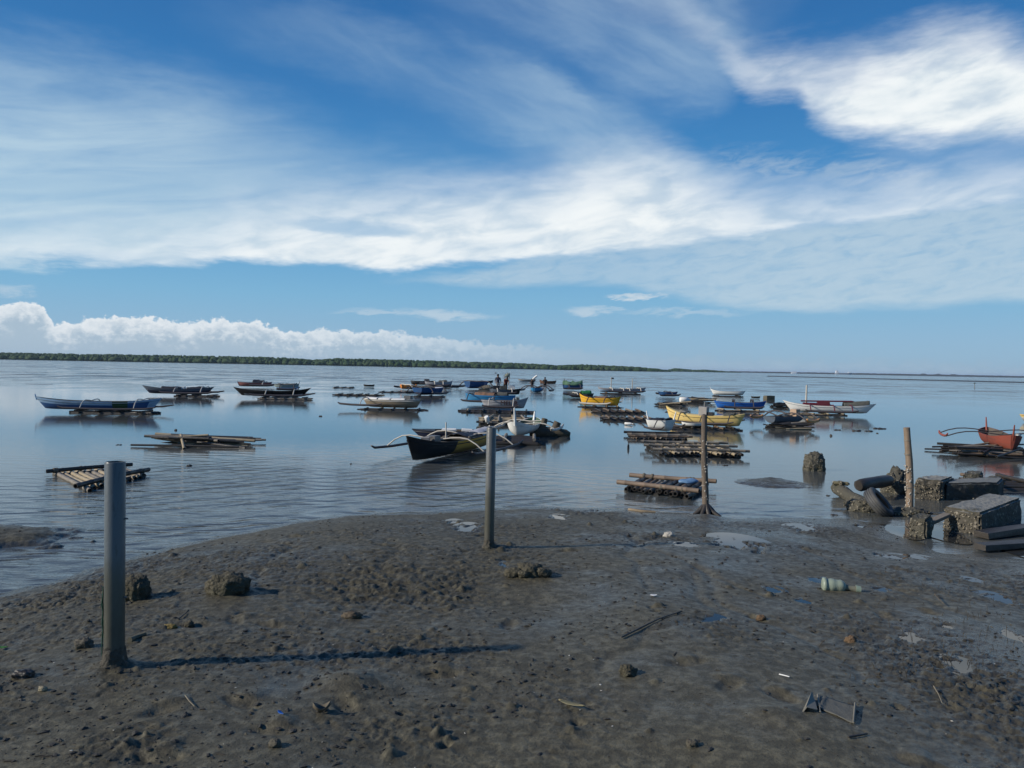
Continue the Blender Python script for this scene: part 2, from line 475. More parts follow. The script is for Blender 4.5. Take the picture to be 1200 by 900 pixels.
def crusted(name, col=(0.10, 0.09, 0.07), light=(0.42, 0.38, 0.30), scale=22, amount=0.5, bump=0.9, rough=0.75, smoothcol=None, top=None):
    """concrete, stone or wood overgrown by oysters and barnacles"""
    if name in _mats: return _mats[name]
    m, g, b = new_mat(name)
    tc = g.n('ShaderNodeTexCoord').outputs['Object']
    n1 = g.noise(tc, 2.5, 5, 0.6)
    v = g.n('ShaderNodeTexVoronoi'); v.inputs['Scale'].default_value = scale; v.inputs['Randomness'].default_value = 1.0
    m.node_tree.links.new(g.vm('ADD', tc, g.vm('SCALE', g.noise(tc, scale * 0.7, 3, color=True), None)) if False else tc, v.inputs['Vector'])
    n2 = g.noise(tc, scale * 1.6, 6, 0.7)
    sc = g.n('ShaderNodeSeparateColor'); m.node_tree.links.new(v.outputs['Color'], sc.inputs[0])
    shell = g.m('MULTIPLY', g.step(sc.outputs[0], 1.0 - amount, 1.0), g.step(v.outputs['Distance'], 0.55, 0.15))
    c = g.mixc(n2, [q * 0.45 for q in col], [q * 1.45 for q in col])
    c = g.mixc(g.step(n1, 0.5, 0.7, 0, 0.7), c, (0.055, 0.055, 0.03))
    if smoothcol is not None and top is not None:
        ge = g.n('ShaderNodeNewGeometry'); sn = g.n('ShaderNodeSeparateXYZ'); m.node_tree.links.new(ge.outputs['Normal'], sn.inputs[0])
        up = g.step(sn.outputs[2], 0.6, 0.9)
        k = g.m('MULTIPLY', up, g.step(n1, 0.78, 0.55))
        c = g.mixc(k, c, g.mixc(n2, [q * 0.7 for q in smoothcol], smoothcol))
        shell = g.m('MULTIPLY', shell, g.m('SUBTRACT', 1.0, k))
    c = g.mixc(shell, c, g.mixc(n2, [q * 0.55 for q in light], light))
    g.put(b.inputs['Base Color'], c)
    b.inputs['Roughness'].default_value = rough
    b.inputs['Specular IOR Level'].default_value = 0.35
    h = g.m('ADD', g.m('MULTIPLY', v.outputs['Distance'], -0.7), g.m('MULTIPLY', n2, 0.8))
    bp = g.n('ShaderNodeBump'); bp.inputs['Strength'].default_value = bump; bp.inputs['Distance'].default_value = 0.02
    m.node_tree.links.new(h, bp.inputs['Height']); m.node_tree.links.new(bp.outputs[0], b.inputs['Normal'])
    _mats[name] = m
    return m

# ------------------------------------------------------------------ the mud shore
SHORE = [(-900, 900), (-500, 808), (-200, 738), (0, 695), (60, 682), (120, 664), (180, 648), (260, 627), (330, 614), (400, 604), (480, 599), (560, 597), (640, 595), (740, 598),
         (800, 602), (860, 607), (930, 608), (1000, 608), (1045, 614), (1075, 632), (1110, 645), (1160, 650), (1200, 654), (1350, 664), (1700, 672)]
SH = np.array([W(*p)[:2] for p in SHORE])

def shore_dist(x, y):
    best = np.full(x.shape, 1e9); sgn = np.zeros(x.shape)
    for (ax, ay), (bx, by) in zip(SH[:-1], SH[1:]):
        dx, dy = bx - ax, by - ay
        t = np.clip(((x - ax) * dx + (y - ay) * dy) / (dx * dx + dy * dy), 0, 1)
        d = np.hypot(x - ax - t * dx, y - ay - t * dy)
        cr = dx * (y - ay) - dy * (x - ax)
        k = d < best
        best = np.where(k, d, best); sgn = np.where(k, np.where(cr < 0, 1.0, -1.0), sgn)
    return best * sgn

def sstep(x, a, b):
    t = np.clip((x - a) / (b - a), 0, 1); return t * t * (3 - 2 * t)

def base_height(x, y):
    """mud surface without the small relief; the water level is 0"""
    x = np.asarray(x, float); y = np.asarray(y, float)
    d = shore_dist(x, y)
    k = 0.15 + (0.078 - 0.15) * sstep(x, -3.2, 0.5)
    up = k * np.maximum(d, 0)
    up = 0.66 * (1 - np.exp(-up / 0.66 - 0.35 * (up / 0.66) ** 2))
    dn = -0.25 * (1 - np.exp(np.minimum(d, 0) * 0.35))
    z = np.where(d > 0, up, dn)
    # the two low mud banks out in the water
    for (px, py, rx, ry, hh, sd) in ((-38, 631, 1.0, 0.62, 0.085, 3), (905, 566, 0.62, 0.50, 0.05, 5)):
        c = W(px, py)
        q = ((x - c.x) / rx) ** 2 + ((y - c.y) / ry) ** 2
        q = q * (0.35 + 1.3 * fbm2(x * 2.6, y * 2.6, 4, sd))
        z = np.maximum(z, hh * (1.25 - q))
    return z

def ground(px, py):
    """point of the mud under a photo pixel"""
    z = 0.3
    for _ in range(14):
        p = W(px, py, z)
        z = float(base_height(np.array([p.x]), np.array([p.y]))[0])
    return W(px, py, z)

PUDDLES = [  # px, py, half width px, half height px, in the photograph
    (865, 637, 36, 8), (945, 618, 26, 3.4), (1052, 623, 13, 6), (1098, 628, 14, 8), (1046, 651, 26, 3.6), (1076, 652, 15, 3),
    (1168, 700, 18, 5), (1110, 734, 9, 4), (1064, 746, 20, 6), (1126, 778, 22, 9), (962, 680, 16, 4), (938, 703, 12, 4), (835, 724, 17, 6),
    (655, 606, 14, 3), (547, 619, 18, 5), (590, 661, 9, 5), (1197, 650, 14, 5), (1008, 616, 8, 2.2), (800, 640, 22, 3), (1140, 680, 9, 3), (530, 611, 12, 3), (905, 690, 14, 5), (1030, 690, 12, 3), (1185, 745, 14, 6)]

def build_ground():
    NR, NC = 860, 1240
    yy = 1.15 * (19.5 / 1.15) ** np.linspace(0, 1, NR)
    uu = np.linspace(-1, 1, NC)
    U, Y = np.meshgrid(uu, yy)
    X = U * (2.2 + Y * 0.86)
    x = X.ravel(); y = Y.ravel()
    z = base_height(x, y)
    land = sstep(z, -0.01, 0.06)
    near = sstep(z, -0.04, 0.02)
    # where the mud is churned up
    M = 0.6 * sstep(fbm2(x * 0.55, y * 0.55, 3, 21), 0.46, 0.66)
    for (px, py, rx, ry, a) in ((460, 685, 150, 32, 1.0), (330, 665, 60, 20, 0.8), (100, 690, 90, 40, 1.0), (1120, 790, 130, 80, 0.9), (450, 760, 160, 28, 0.8), (480, 845, 150, 40, 0.5),
                               (640, 830, 120, 60, 0.45), (850, 735, 60, 30, 0.6), (1130, 690, 70, 35, 0.5), (1030, 740, 80, 30, 0.6), (250, 770, 130, 40, 0.5), (870, 640, 150, 25, 0.25), (560, 622, 260, 20, 0.5), (420, 625, 120, 16, 0.5), (800, 620, 200, 14, 0.35)):
        c = ground(px, py); c2 = ground(px + rx, py); c3 = ground(px, py - ry)
        q = ((x - c.x) / (c2.x - c.x)) ** 2 + ((y - c.y) / (c3.y - c.y)) ** 2
        M = np.maximum(M, a * np.exp(-q * 1.1))
    M = np.clip(M * (0.55 + 0.9 * fbm2(x * 2.4, y * 2.4, 3, 8)), 0, 1)
    z = z + near * (0.050 * (fbm2(x * 0.8, y * 0.8, 3, 1) - 0.5) + 0.014 * (fbm2(x * 2.6, y * 2.6, 2, 2) - 0.5))
    # churned mud breaks into small ragged clods with steep sides
    wx = x + 0.03 * (fbm2(x * 17, y * 17, 2, 51) - 0.5); wy = y + 0.03 * (fbm2(x * 17, y * 17, 2, 52) - 0.5)
    c1 = fbm2(wx * 15, wy * 19, 3, 14, 0.6); c2 = fbm2(wx * 36, wy * 44, 2, 15, 0.6)
    clod = sstep(c1, 0.52, 0.60) * (0.4 + 0.9 * c1) ; clod2 = sstep(c2, 0.54, 0.64)
    pit = sstep(c1, 0.44, 0.36)
    grain = fbm2(x * 45, y * 45, 2, 6) - 0.5
    z = z + near * (0.85 * M ** 1.4 * (0.017 * clod + 0.009 * clod2 - 0.011 * pit + 0.007 * grain) + 0.0022 * grain)
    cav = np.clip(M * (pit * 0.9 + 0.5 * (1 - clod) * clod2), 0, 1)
    wet = 0.16 * sstep(x, -0.2, 3.0) + 0.55 * fbm2(x * 0.9, y * 0.9, 4, 12) + 0.25 * fbm2(x * 4, y * 4, 3, 13)
    # stamped pits, lumps and treads
    rng = np.random.default_rng(5)
    Z = z.reshape(NR, NC); Mg = M.reshape(NR, NC); Wt = wet.reshape(NR, NC)
    ly = np.log(yy)
    def stamp(cx, cy, r, h, asp=1.0, ang=0.0, sharp=2.0):
        i0, i1 = np.searchsorted(yy, cy - r * 2), np.searchsorted(yy, cy + r * 2)
        if i1 <= i0: return
        wv = 2.2 + cy * 0.86
        j0, j1 = np.searchsorted(uu, (cx - 2 * r) / wv - 0.01), np.searchsorted(uu, (cx + 2 * r) / wv + 0.01)
        if j1 <= j0: return
        dx = X[i0:i1, j0:j1] - cx; dy = Y[i0:i1, j0:j1] - cy
        ca, sa = math.cos(ang), math.sin(ang)
        a = (dx * ca + dy * sa) / r; b = (-dx * sa + dy * ca) / (r * asp)
        q = (a * a + b * b)
        Z[i0:i1, j0:j1] += h * np.exp(-q ** sharp)
    for _ in range(2600):
        cy = 1.6 * (13.0 / 1.6) ** rng.random(); cx = (rng.random() * 2 - 1) * (1.5 + cy * 0.75)
        i = min(NR - 1, np.searchsorted(yy, cy)); j = min(NC - 1, max(0, np.searchsorted(uu, cx / (2.2 + cy * 0.86))))
        if Z[i, j] < 0.01: continue
        if rng.random() > 0.10 + 0.9 * Mg[i, j] ** 1.2: continue
        r = 0.009 + 0.024 * rng.random() ** 2.5 + 0.0016 * cy
        stamp(cx, cy, r, (0.35 + 0.45 * rng.random()) * r * (1 if rng.random() < 0.62 else -1.0), 0.5 + 0.6 * rng.random(), rng.random() * 3.14, 1.5 + rng.random())
    for _ in range(45):       # foot holes, mostly in the churned places
        cy = 2.2 * (10.0 / 2.2) ** rng.random(); cx = (rng.random() * 2 - 1) * (0.8 + cy * 0.7)
        i = min(NR - 1, np.searchsorted(yy, cy)); j = min(NC - 1, max(0, np.searchsorted(uu, cx / (2.2 + cy * 0.86))))
        if Z[i, j] < 0.04: continue
        an = rng.random() * 3.14
        stamp(cx, cy, 0.12, -0.022, 0.45, an, 2.0); stamp(cx + 0.02, cy + 0.09, 0.06, 0.014, 1.6, an)
    # runnels where the ebbing water ran off
    for (px, py, hd) in ((700, 790, 1.35), (900, 700, 1.75), (520, 720, 1.7), (1010, 800, 1.5), (330, 700, 2.1), (760, 690, 1.4), (1150, 730, 1.7)):
        q0 = ground(px, py); cx, cy = q0.x, q0.y
        for k in range(90):
            hd += rng.normal(0, 0.16); hd += (1.6 - hd) * 0.06
            cx += 0.035 * math.cos(hd); cy += 0.035 * math.sin(hd)
            stamp(cx, cy, 0.035 + 0.0004 * k, -0.0055, 1.0, 0, 1.0)
    # mud heaped round the posts and under the lumps
    for (px, py, r, h) in ((134, 780, 0.10, 0.05), (573, 640, 0.10, 0.03), (828, 606, 0.22, 0.05), (620, 671, 0.2, 0.04), (267, 690, 0.25, 0.03), (160, 697, 0.22, 0.03), (885, 812, 0.3, 0.0), (410, 800, 0.16, 0.06), (905, 838, 0.14, 0.03)):
        c = ground(px, py); stamp(c.x, c.y, r, h, 0.8, 0, 1.0)
    # puddles: the mud dips below a flat sheet of water
    info = []
    for k, (px, py, rx, ry) in enumerate(PUDDLES):
        c = ground(px, py); cr = ground(px + rx, py); cf = ground(px, py - ry)
        ax = 0.66 * (cr - c).length; ay = 0.66 * max(0.08, (Vector((cf.x, cf.y, 0)) - Vector((c.x, c.y, 0))).length)
        q = ((X - c.x) / ax) ** 2 + ((Y - c.y) / ay) ** 2
        q = q * np.exp(5.5 * (fbm2(X * 2.4 / max(ax, 0.22), Y * 2.2 / max(ay, 0.3), 5, 40 + k, 0.62) - 0.47))
        inside = q < 1.7
        if not inside.any(): continue
        rim = (q > 1.2) & (q < 2.4)
        lev = float(np.percentile(Z[rim], 30)) if rim.any() else c.z
        lev = max(lev - 0.004, 0.010)
        t = np.clip((1.6 - q) / 1.2, 0, 1); t = t * t * (3 - 2 * t)
        near_lev = lev + 0.006 + np.clip(Z - lev, -0.004, 0.05) * 0.35
        Z[:] = Z * (1 - t) + (near_lev - 0.030 * np.clip(1.05 - q, -0.2, 1)) * t
        Wt[:] = np.maximum(Wt, 0.95 * np.clip(1.9 - q, 0, 1))
        info.append((c.x, c.y, ax * 1.7, ay * 1.7, lev))
    z = Z.ravel()
    wet = np.clip(np.maximum(Wt.ravel(), sstep(z, 0.075, 0.01)), 0, 1)
    idx = np.arange(NR * NC).reshape(NR, NC)
    q = np.stack([idx[:-1, :-1], idx[:-1, 1:], idx[1:, 1:], idx[1:, :-1]], -1).reshape(-1, 4)
    # leave out the part that lies well under the opaque water
    keep = z[q].max(1) > -0.06
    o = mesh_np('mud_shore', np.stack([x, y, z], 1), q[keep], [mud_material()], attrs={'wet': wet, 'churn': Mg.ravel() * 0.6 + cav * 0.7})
    tag(o, kind='structure')
    return info, (X, Y, Z, yy, uu)

def mud_material():
    m, g, b = new_mat('wet_mud')
    pos = g.n('ShaderNodeNewGeometry').outputs['Position']
    a = g.n('ShaderNodeAttribute', attribute_name='wet').outputs['Fac']
    ch = g.n('ShaderNodeAttribute', attribute_name='churn').outputs['Fac']
    n1 = g.noise(pos, 1.3, 6, 0.6, 0.4)
    n2 = g.noise(pos, 14, 6, 0.65, 0.2)
    n3 = g.noise(pos, 70, 4, 0.6)
    c = g.mixc(n1, (0.108, 0.097, 0.063), (0.172, 0.152, 0.100))
    c = g.mixc(g.step(n2, 0.40, 0.68), [0.066, 0.059, 0.040], c)
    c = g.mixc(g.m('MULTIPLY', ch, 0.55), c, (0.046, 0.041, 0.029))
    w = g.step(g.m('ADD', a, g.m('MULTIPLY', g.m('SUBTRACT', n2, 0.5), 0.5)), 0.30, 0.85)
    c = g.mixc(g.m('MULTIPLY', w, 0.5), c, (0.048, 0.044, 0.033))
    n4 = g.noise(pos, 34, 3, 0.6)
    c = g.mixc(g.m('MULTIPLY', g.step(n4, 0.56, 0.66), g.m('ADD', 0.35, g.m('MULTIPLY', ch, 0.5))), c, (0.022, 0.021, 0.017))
    sp = g.step(n3, 0.66, 0.72)
    c = g.mixc(g.m('MULTIPLY', sp, 0.55), c, (0.11, 0.10, 0.075))
    g.put(b.inputs['Base Color'], c)
    g.put(b.inputs['Roughness'], g.mixf(w, g.mixf(n2, 0.66, 0.5), g.mixf(n2, 0.27, 0.13)))
    g.put(b.inputs['Specular IOR Level'], g.mixf(w, 0.18, 0.42))
    h = g.m('ADD', g.m('MULTIPLY', n2, 0.010), g.m('MULTIPLY', n3, 0.005))
    bp = g.n('ShaderNodeBump'); bp.inputs['Strength'].default_value = 0.85; bp.inputs['Distance'].default_value = 1.0
    m.node_tree.links.new(h, bp.inputs['Height']); m.node_tree.links.new(bp.outputs[0], b.inputs['Normal'])
    return m

def water_material(name, ripples=True):
    m, g, b = new_mat(name)
    b.inputs['IOR'].default_value = 1.333
    b.inputs['Specular IOR Level'].default_value = 0.5
    if not ripples:
        b.inputs['Base Color'].default_value = (0.030, 0.030, 0.028, 1)
        b.inputs['Roughness'].default_value = 0.03
        return m
    pos = g.n('ShaderNodeNewGeometry').outputs['Position']
    sp = g.n('ShaderNodeSeparateXYZ'); m.node_tree.links.new(pos, sp.inputs[0])
    X, Y = sp.outputs[0], sp.outputs[1]
    def spot(px, py, rx, ry):
        c = W(px, py)
        a = g.m('DIVIDE', g.m('SUBTRACT', X, c.x), rx); e = g.m('DIVIDE', g.m('SUBTRACT', Y, c.y), ry)
        return g.m('EXPONENT', g.m('MULTIPLY', g.m('ADD', g.m('MULTIPLY', a, a), g.m('MULTIPLY', e, e)), -1.0))
    def scaled(vec, s, rz=0.0):
        mp = g.n('ShaderNodeMapping'); mp.inputs['Scale'].default_value = s; mp.inputs['Rotation'].default_value = (0, 0, rz)
        m.node_tree.links.new(vec, mp.inputs[0]); return mp.outputs[0]
    wob = g.noise(pos, 0.35, 3, 0.5)
    ph = g.vm('ADD', pos, g.comb(g.m('MULTIPLY', wob, 1.5), g.m('MULTIPLY', wob, 2.6), 0))
    def waves(vec, scale, dist, rz):
        o = g.n('ShaderNodeTexWave', wave_type='BANDS', bands_direction='Y', wave_profile='SIN')
        o.inputs['Scale'].default_value = scale; o.inputs['Distortion'].default_value = dist
        o.inputs['Detail'].default_value = 2.0; o.inputs['Detail Scale'].default_value = 0.8
        m.node_tree.links.new(scaled(vec, (1, 1, 1), rz), o.inputs['Vector']); return o.outputs['Fac']
    w1 = waves(ph, 0.62, 2.2, 0.18)     # about half a metre from crest to crest
    w2 = waves(ph, 1.15, 3.0, -0.32)
    fine = g.noise(scaled(pos, (1.0, 2.4, 1)), 5.5, 4, 0.6, 0.6)
    mid = g.noise(scaled(pos, (0.5, 1.5, 1)), 1.6, 4, 0.55, 0.3)
    s1 = spot(250, 575, 4.2, 4.6); s2 = spot(520, 580, 4.5, 3.4); s3 = spot(60, 640, 3.5, 3.0); s4 = spot(860, 600, 5.0, 1.6)
    near = g.step(Y, 26.0, 10.0)
    rmask = g.m('MINIMUM', g.m('ADD', g.m('ADD', s1, g.m('MULTIPLY', s2, 0.3)), g.m('ADD', g.m('MULTIPLY', s3, 0.9), g.m('MULTIPLY', s4, 0.35))), 1.0)
    # wind-roughened lanes far out: long across the view, thin in depth
    lane = g.noise(scaled(pos, (0.014, 0.03, 1)), 1.0, 5, 0.6, 0.5)
    far = g.step(Y, 42.0, 110.0)
    lane2 = g.noise(scaled(pos, (0.20, 0.11, 1)), 1.0, 5, 0.65, 0.3)
    lanes = g.m('MULTIPLY', g.m('MULTIPLY', g.step(lane, 0.38, 0.58, 0.25, 1.0), g.step(lane2, 0.44, 0.58, 0.05, 1.5)), far)
    h = g.m('ADD', g.m('MULTIPLY', g.m('MULTIPLY', w1, rmask), 0.0125), g.m('MULTIPLY', g.m('MULTIPLY', w2, rmask), 0.005))
    famp = g.m('ADD', g.m('MULTIPLY', rmask, 0.006), g.m('ADD', 0.0011, g.m('MULTIPLY', near, 0.0011)))
    h = g.m('ADD', h, g.m('MULTIPLY', fine, famp))
    h = g.m('ADD', h, g.m('MULTIPLY', mid, g.m('ADD', 0.0018, g.m('ADD', g.m('MULTIPLY', near, 0.0028), g.m('MULTIPLY', lanes, 0.13)))))
    bp = g.n('ShaderNodeBump'); bp.inputs['Strength'].default_value = 1.0; bp.inputs['Distance'].default_value = 1.0
    m.node_tree.links.new(h, bp.inputs['Height']); m.node_tree.links.new(bp.outputs[0], b.inputs['Normal'])
    b.inputs['Base Color'].default_value = (0.075, 0.080, 0.076, 1)
    g.put(b.inputs['Roughness'], g.m('ADD', 0.035, g.m('ADD', g.m('MULTIPLY', lanes, 0.14), g.m('MULTIPLY', far, 0.05))))
    return m

def build_setting():
    info, grid = build_ground()
    Wm = water_material('sea_water')
    o = MB().add([(-30000, -40, 0), (30000, -40, 0), (30000, 45000, 0), (-30000, 45000, 0)], [(0, 1, 2, 3)], 0, False).build('sea_water', Wm)
    tag(o, kind='structure')
    seabed = paint('seabed_mud', (0.06, 0.055, 0.045), 0.8)
    o = MB().add([(-32000, -60, -0.6), (32000, -60, -0.6), (32000, 47000, -0.6), (-32000, 47000, -0.6)], [(0, 1, 2, 3)], 0, False).build('seabed', seabed)
    tag(o, kind='structure')
    pm = water_material('puddle_water', False)
    for (cx, cy, ax, ay, lev) in info:
        vs = [(cx + ax * math.cos(2 * math.pi * k / 28), cy + ay * math.sin(2 * math.pi * k / 28), lev) for k in range(28)]
        tag(MB().add(vs, [tuple(range(28))], 0, False).build('puddle', pm), kind='structure')
    return grid
GRID = build_setting()

def on_mud(px, py):
    """the finished mud surface (with its relief) under a photo pixel"""
    X, Y, Z, yy, uu = GRID
    p = ground(px, py)
    for _ in range(4):
        i = min(len(yy) - 1, int(np.searchsorted(yy, p.y))); j = min(len(uu) - 1, max(0, int(np.searchsorted(uu, p.x / (2.2 + p.y * 0.86)))))
        p = W(px, py, float(Z[i, j]))
    return p
def mud_z(x, y):
    X, Y, Z, yy, uu = GRID
    i = min(len(yy) - 1, int(np.searchsorted(yy, y))); j = min(len(uu) - 1, max(0, int(np.searchsorted(uu, x / (2.2 + y * 0.86)))))
    return float(Z[i, j])

# ------------------------------------------------------------------ palette
BAMBOO = [paint('bamboo_pale', (0.34, 0.27, 0.17), 0.55, 0.45, (0.07, 0.055, 0.04), 3.0, 0.3, streak=(1, 5, 5)),
          paint('bamboo_grey', (0.22, 0.19, 0.15), 0.6, 0.5, (0.05, 0.045, 0.035), 3.0, 0.3, streak=(1, 5, 5)),
          paint('bamboo_brown', (0.15, 0.105, 0.07), 0.6, 0.5, (0.04, 0.035, 0.03), 3.0, 0.3, streak=(1, 5, 5))]
WETWOOD = paint('wet_dark_wood', (0.040, 0.034, 0.028), 0.45, 0.5, (0.018, 0.017, 0.014), 3.0, 0.4)
GREYWOOD = paint('weathered_wood', (0.17, 0.145, 0.115), 0.7, 0.5, (0.05, 0.045, 0.035), 4.0, 0.4)
HULLS = {}; HCOL = {}
def hullc(name, col, rough=0.42, dirt=0.3):
    return paint('hull_' + name, col, rough, dirt + 0.1, (0.075, 0.065, 0.05), 2.2, 0.12, streak=(0.6, 1, 3.5), lowdirt=(0.20, 0.20, 0.55))
INNER = paint('hull_inside', (0.085, 0.07, 0.055), 0.65, 0.5, (0.03, 0.027, 0.022), 3.0, 0.2)
OFFWHITE = paint('arm_white', (0.50, 0.46, 0.39), 0.5, 0.35, (0.12, 0.10, 0.08), 5.0, 0.1)
DARKARM = paint('arm_dark', (0.055, 0.045, 0.045), 0.5, 0.3, (0.03, 0.03, 0.03), 5.0, 0.1)
ROPE = paint('rope_fibre', (0.13, 0.11, 0.08), 0.8, 0.3, (0.04, 0.035, 0.03), 20, 0.5)

def horizon(px): return 419.7 + 0.0187 * px
def dist_at(px, py): return W(px, py).y

# ------------------------------------------------------------------ rafts of bamboo
def bamboo(a, b_, r, mats, parent, hl=0.7, zj=0.008):
    '''a pole with its joints, a little bent'''
    L = (b_ - a).length; n = max(1, int(L / 0.34)); off = random.uniform(0.2, 0.8)
    ts = [(0.0, 1.0)]
    for k in range(n):
        t = (k + off) / n
        if 0.03 < t < 0.97: ts += [(t - 0.014 / L, 1.0), (t, 1.13), (t + 0.014 / L, 0.98)]
    ts += [(1.0, 0.96)]
    bow = Vector((0, 0, random.uniform(-1.2, 1.2) * zj)) + Vector((random.uniform(-1, 1), random.uniform(-1, 1), 0)) * zj
    pts = [a.lerp(b_, t) + bow * math.sin(math.pi * t) * 2 for t, _ in ts]
    return MB().tube(pts, [r * k for _, k in ts], 9, 0, True, hl, capmi=1).build('bamboo_pole', mats, parent)

def raft(label, corners, n=9, rails=2, rail_r=0.04, pole_r=0.042, top=0.14, over=0.12, jit=0.05, mats=(0, 1, 2), group='bamboo mooring rafts', floats=True, across=True, dark=0.3, seedv=0, hollow=True, railmat=None, lash=0):
    """corners: back-left, back-right, front-right, front-left on the water (world).
    Poles run from the back edge to the front edge when `across`, rails lie on top of them the other way."""
    random.seed(seedv + 77)
    c = sum(corners, Vector()) / 4
    root = thing('bamboo_raft', label, 'raft', (c.x, c.y, 0), 0, group)
    bl, br, fr, fl = [q - Vector((c.x, c.y, 0)) for q in corners]
    if not across: bl, br, fr, fl = fl, bl, br, fr
    def P(u, v): return (bl * (1 - u) + br * u) * (1 - v) + (fl * (1 - u) + fr * u) * v
    zc = top - rail_r * 1.6 - pole_r
    hl = 0.72 if hollow else 0.0
    for k in range(n):
        u = (k + 0.5) / n + random.uniform(-jit, jit) / n * 2
        a = P(u, -over * random.uniform(0.2, 1.0)); b = P(u + random.uniform(-jit, jit) * 0.5, 1 + over * random.uniform(0.2, 1.0))
        zz = zc + random.uniform(-0.012, 0.012)
        m_ = WETWOOD if random.random() < dark else BAMBOO[random.choice(mats)]
        bamboo(a + Vector((0, 0, zz)), b + Vector((0, 0, zz + random.uniform(-0.012, 0.012))), pole_r * random.uniform(0.82, 1.1), [m_, WETWOOD], root, hl)
    for k in range(rails):
        v = 0.06 + 0.88 * (k / max(1, rails - 1)) if rails > 1 else 0.5
        a = P(-0.07 - random.uniform(0, 0.05), v); b = P(1.07 + random.uniform(0, 0.05), v + random.uniform(-jit, jit) * 0.6)
        m_ = railmat or (WETWOOD if random.random() < dark * 0.6 else BAMBOO[random.choice(mats)])
        zr = Vector((0, 0, top - rail_r * 0.7))
        bamboo(a + zr + Vector((0, 0, random.uniform(-0.012, 0.012))), b + zr + Vector((0, 0, random.uniform(-0.012, 0.012))), rail_r * random.uniform(0.9, 1.1), [m_, WETWOOD], root, hl).name = 'crossbar'
        if lash:
            for _ in range(lash):
                t = random.uniform(0.08, 0.92); u_ = (b - a).normalized(); q = a.lerp(b, t) + zr
                MB().tube([q - u_ * 0.022, q - u_ * 0.008, q + u_ * 0.008, q + u_ * 0.022], [rail_r * 1.1, rail_r * 1.3, rail_r * 1.26, rail_r * 1.1], 9).build('rope_lashing', ROPE, root)
    if floats:
        for k in range(3):
            u = 0.08 + 0.42 * k
            a = P(u, -0.02); b = P(u, 1.02)
            MB().tube([a + Vector((0, 0, 0.0)), b + Vector((0, 0, 0.0))], max(0.05, zc - pole_r * 0.5), 8, 0, True).build('float_log', WETWOOD, root)
        for k in range(2):
            v = 0.1 + 0.8 * k
            MB().tube([P(0, v), P(1, v)], max(0.045, zc - pole_r * 0.9), 8, 0, True).build('float_log', WETWOOD, root)
    return root

def raft_at(label, pxl, pxr, pyf, depth, top=None, toppx=None, yaw=0.0, **kw):
    """raft whose front edge spans pxl..pxr at photo row pyf"""
    a = W(pxl, pyf + 0.0187 * (pxl - (pxl + pxr) / 2)); b = W(pxr, pyf + 0.0187 * (pxr - (pxl + pxr) / 2))
    d = a.y
    ax = (b - a)
    L = ax.length
    u = Vector((math.cos(yaw), math.sin(yaw), 0)); v = Vector((-math.sin(yaw), math.cos(yaw), 0))
    L = L * min(1.0, 1 / max(0.3, math.cos(yaw) + abs(math.sin(yaw)) * depth / max(L, 0.1)))
    mid = (a + b) / 2 + Vector((0, depth / 2, 0))
    cs = [mid + u * (sx * L / 2) + v * (sy * depth / 2) for sx, sy in ((-1, 1), (1, 1), (1, -1), (-1, -1))]
    tp = top if top is not None else max(0.09, 0.93 * (toppx or 2.5) * d / FPX)
    return raft(label, cs, top=tp, **kw)

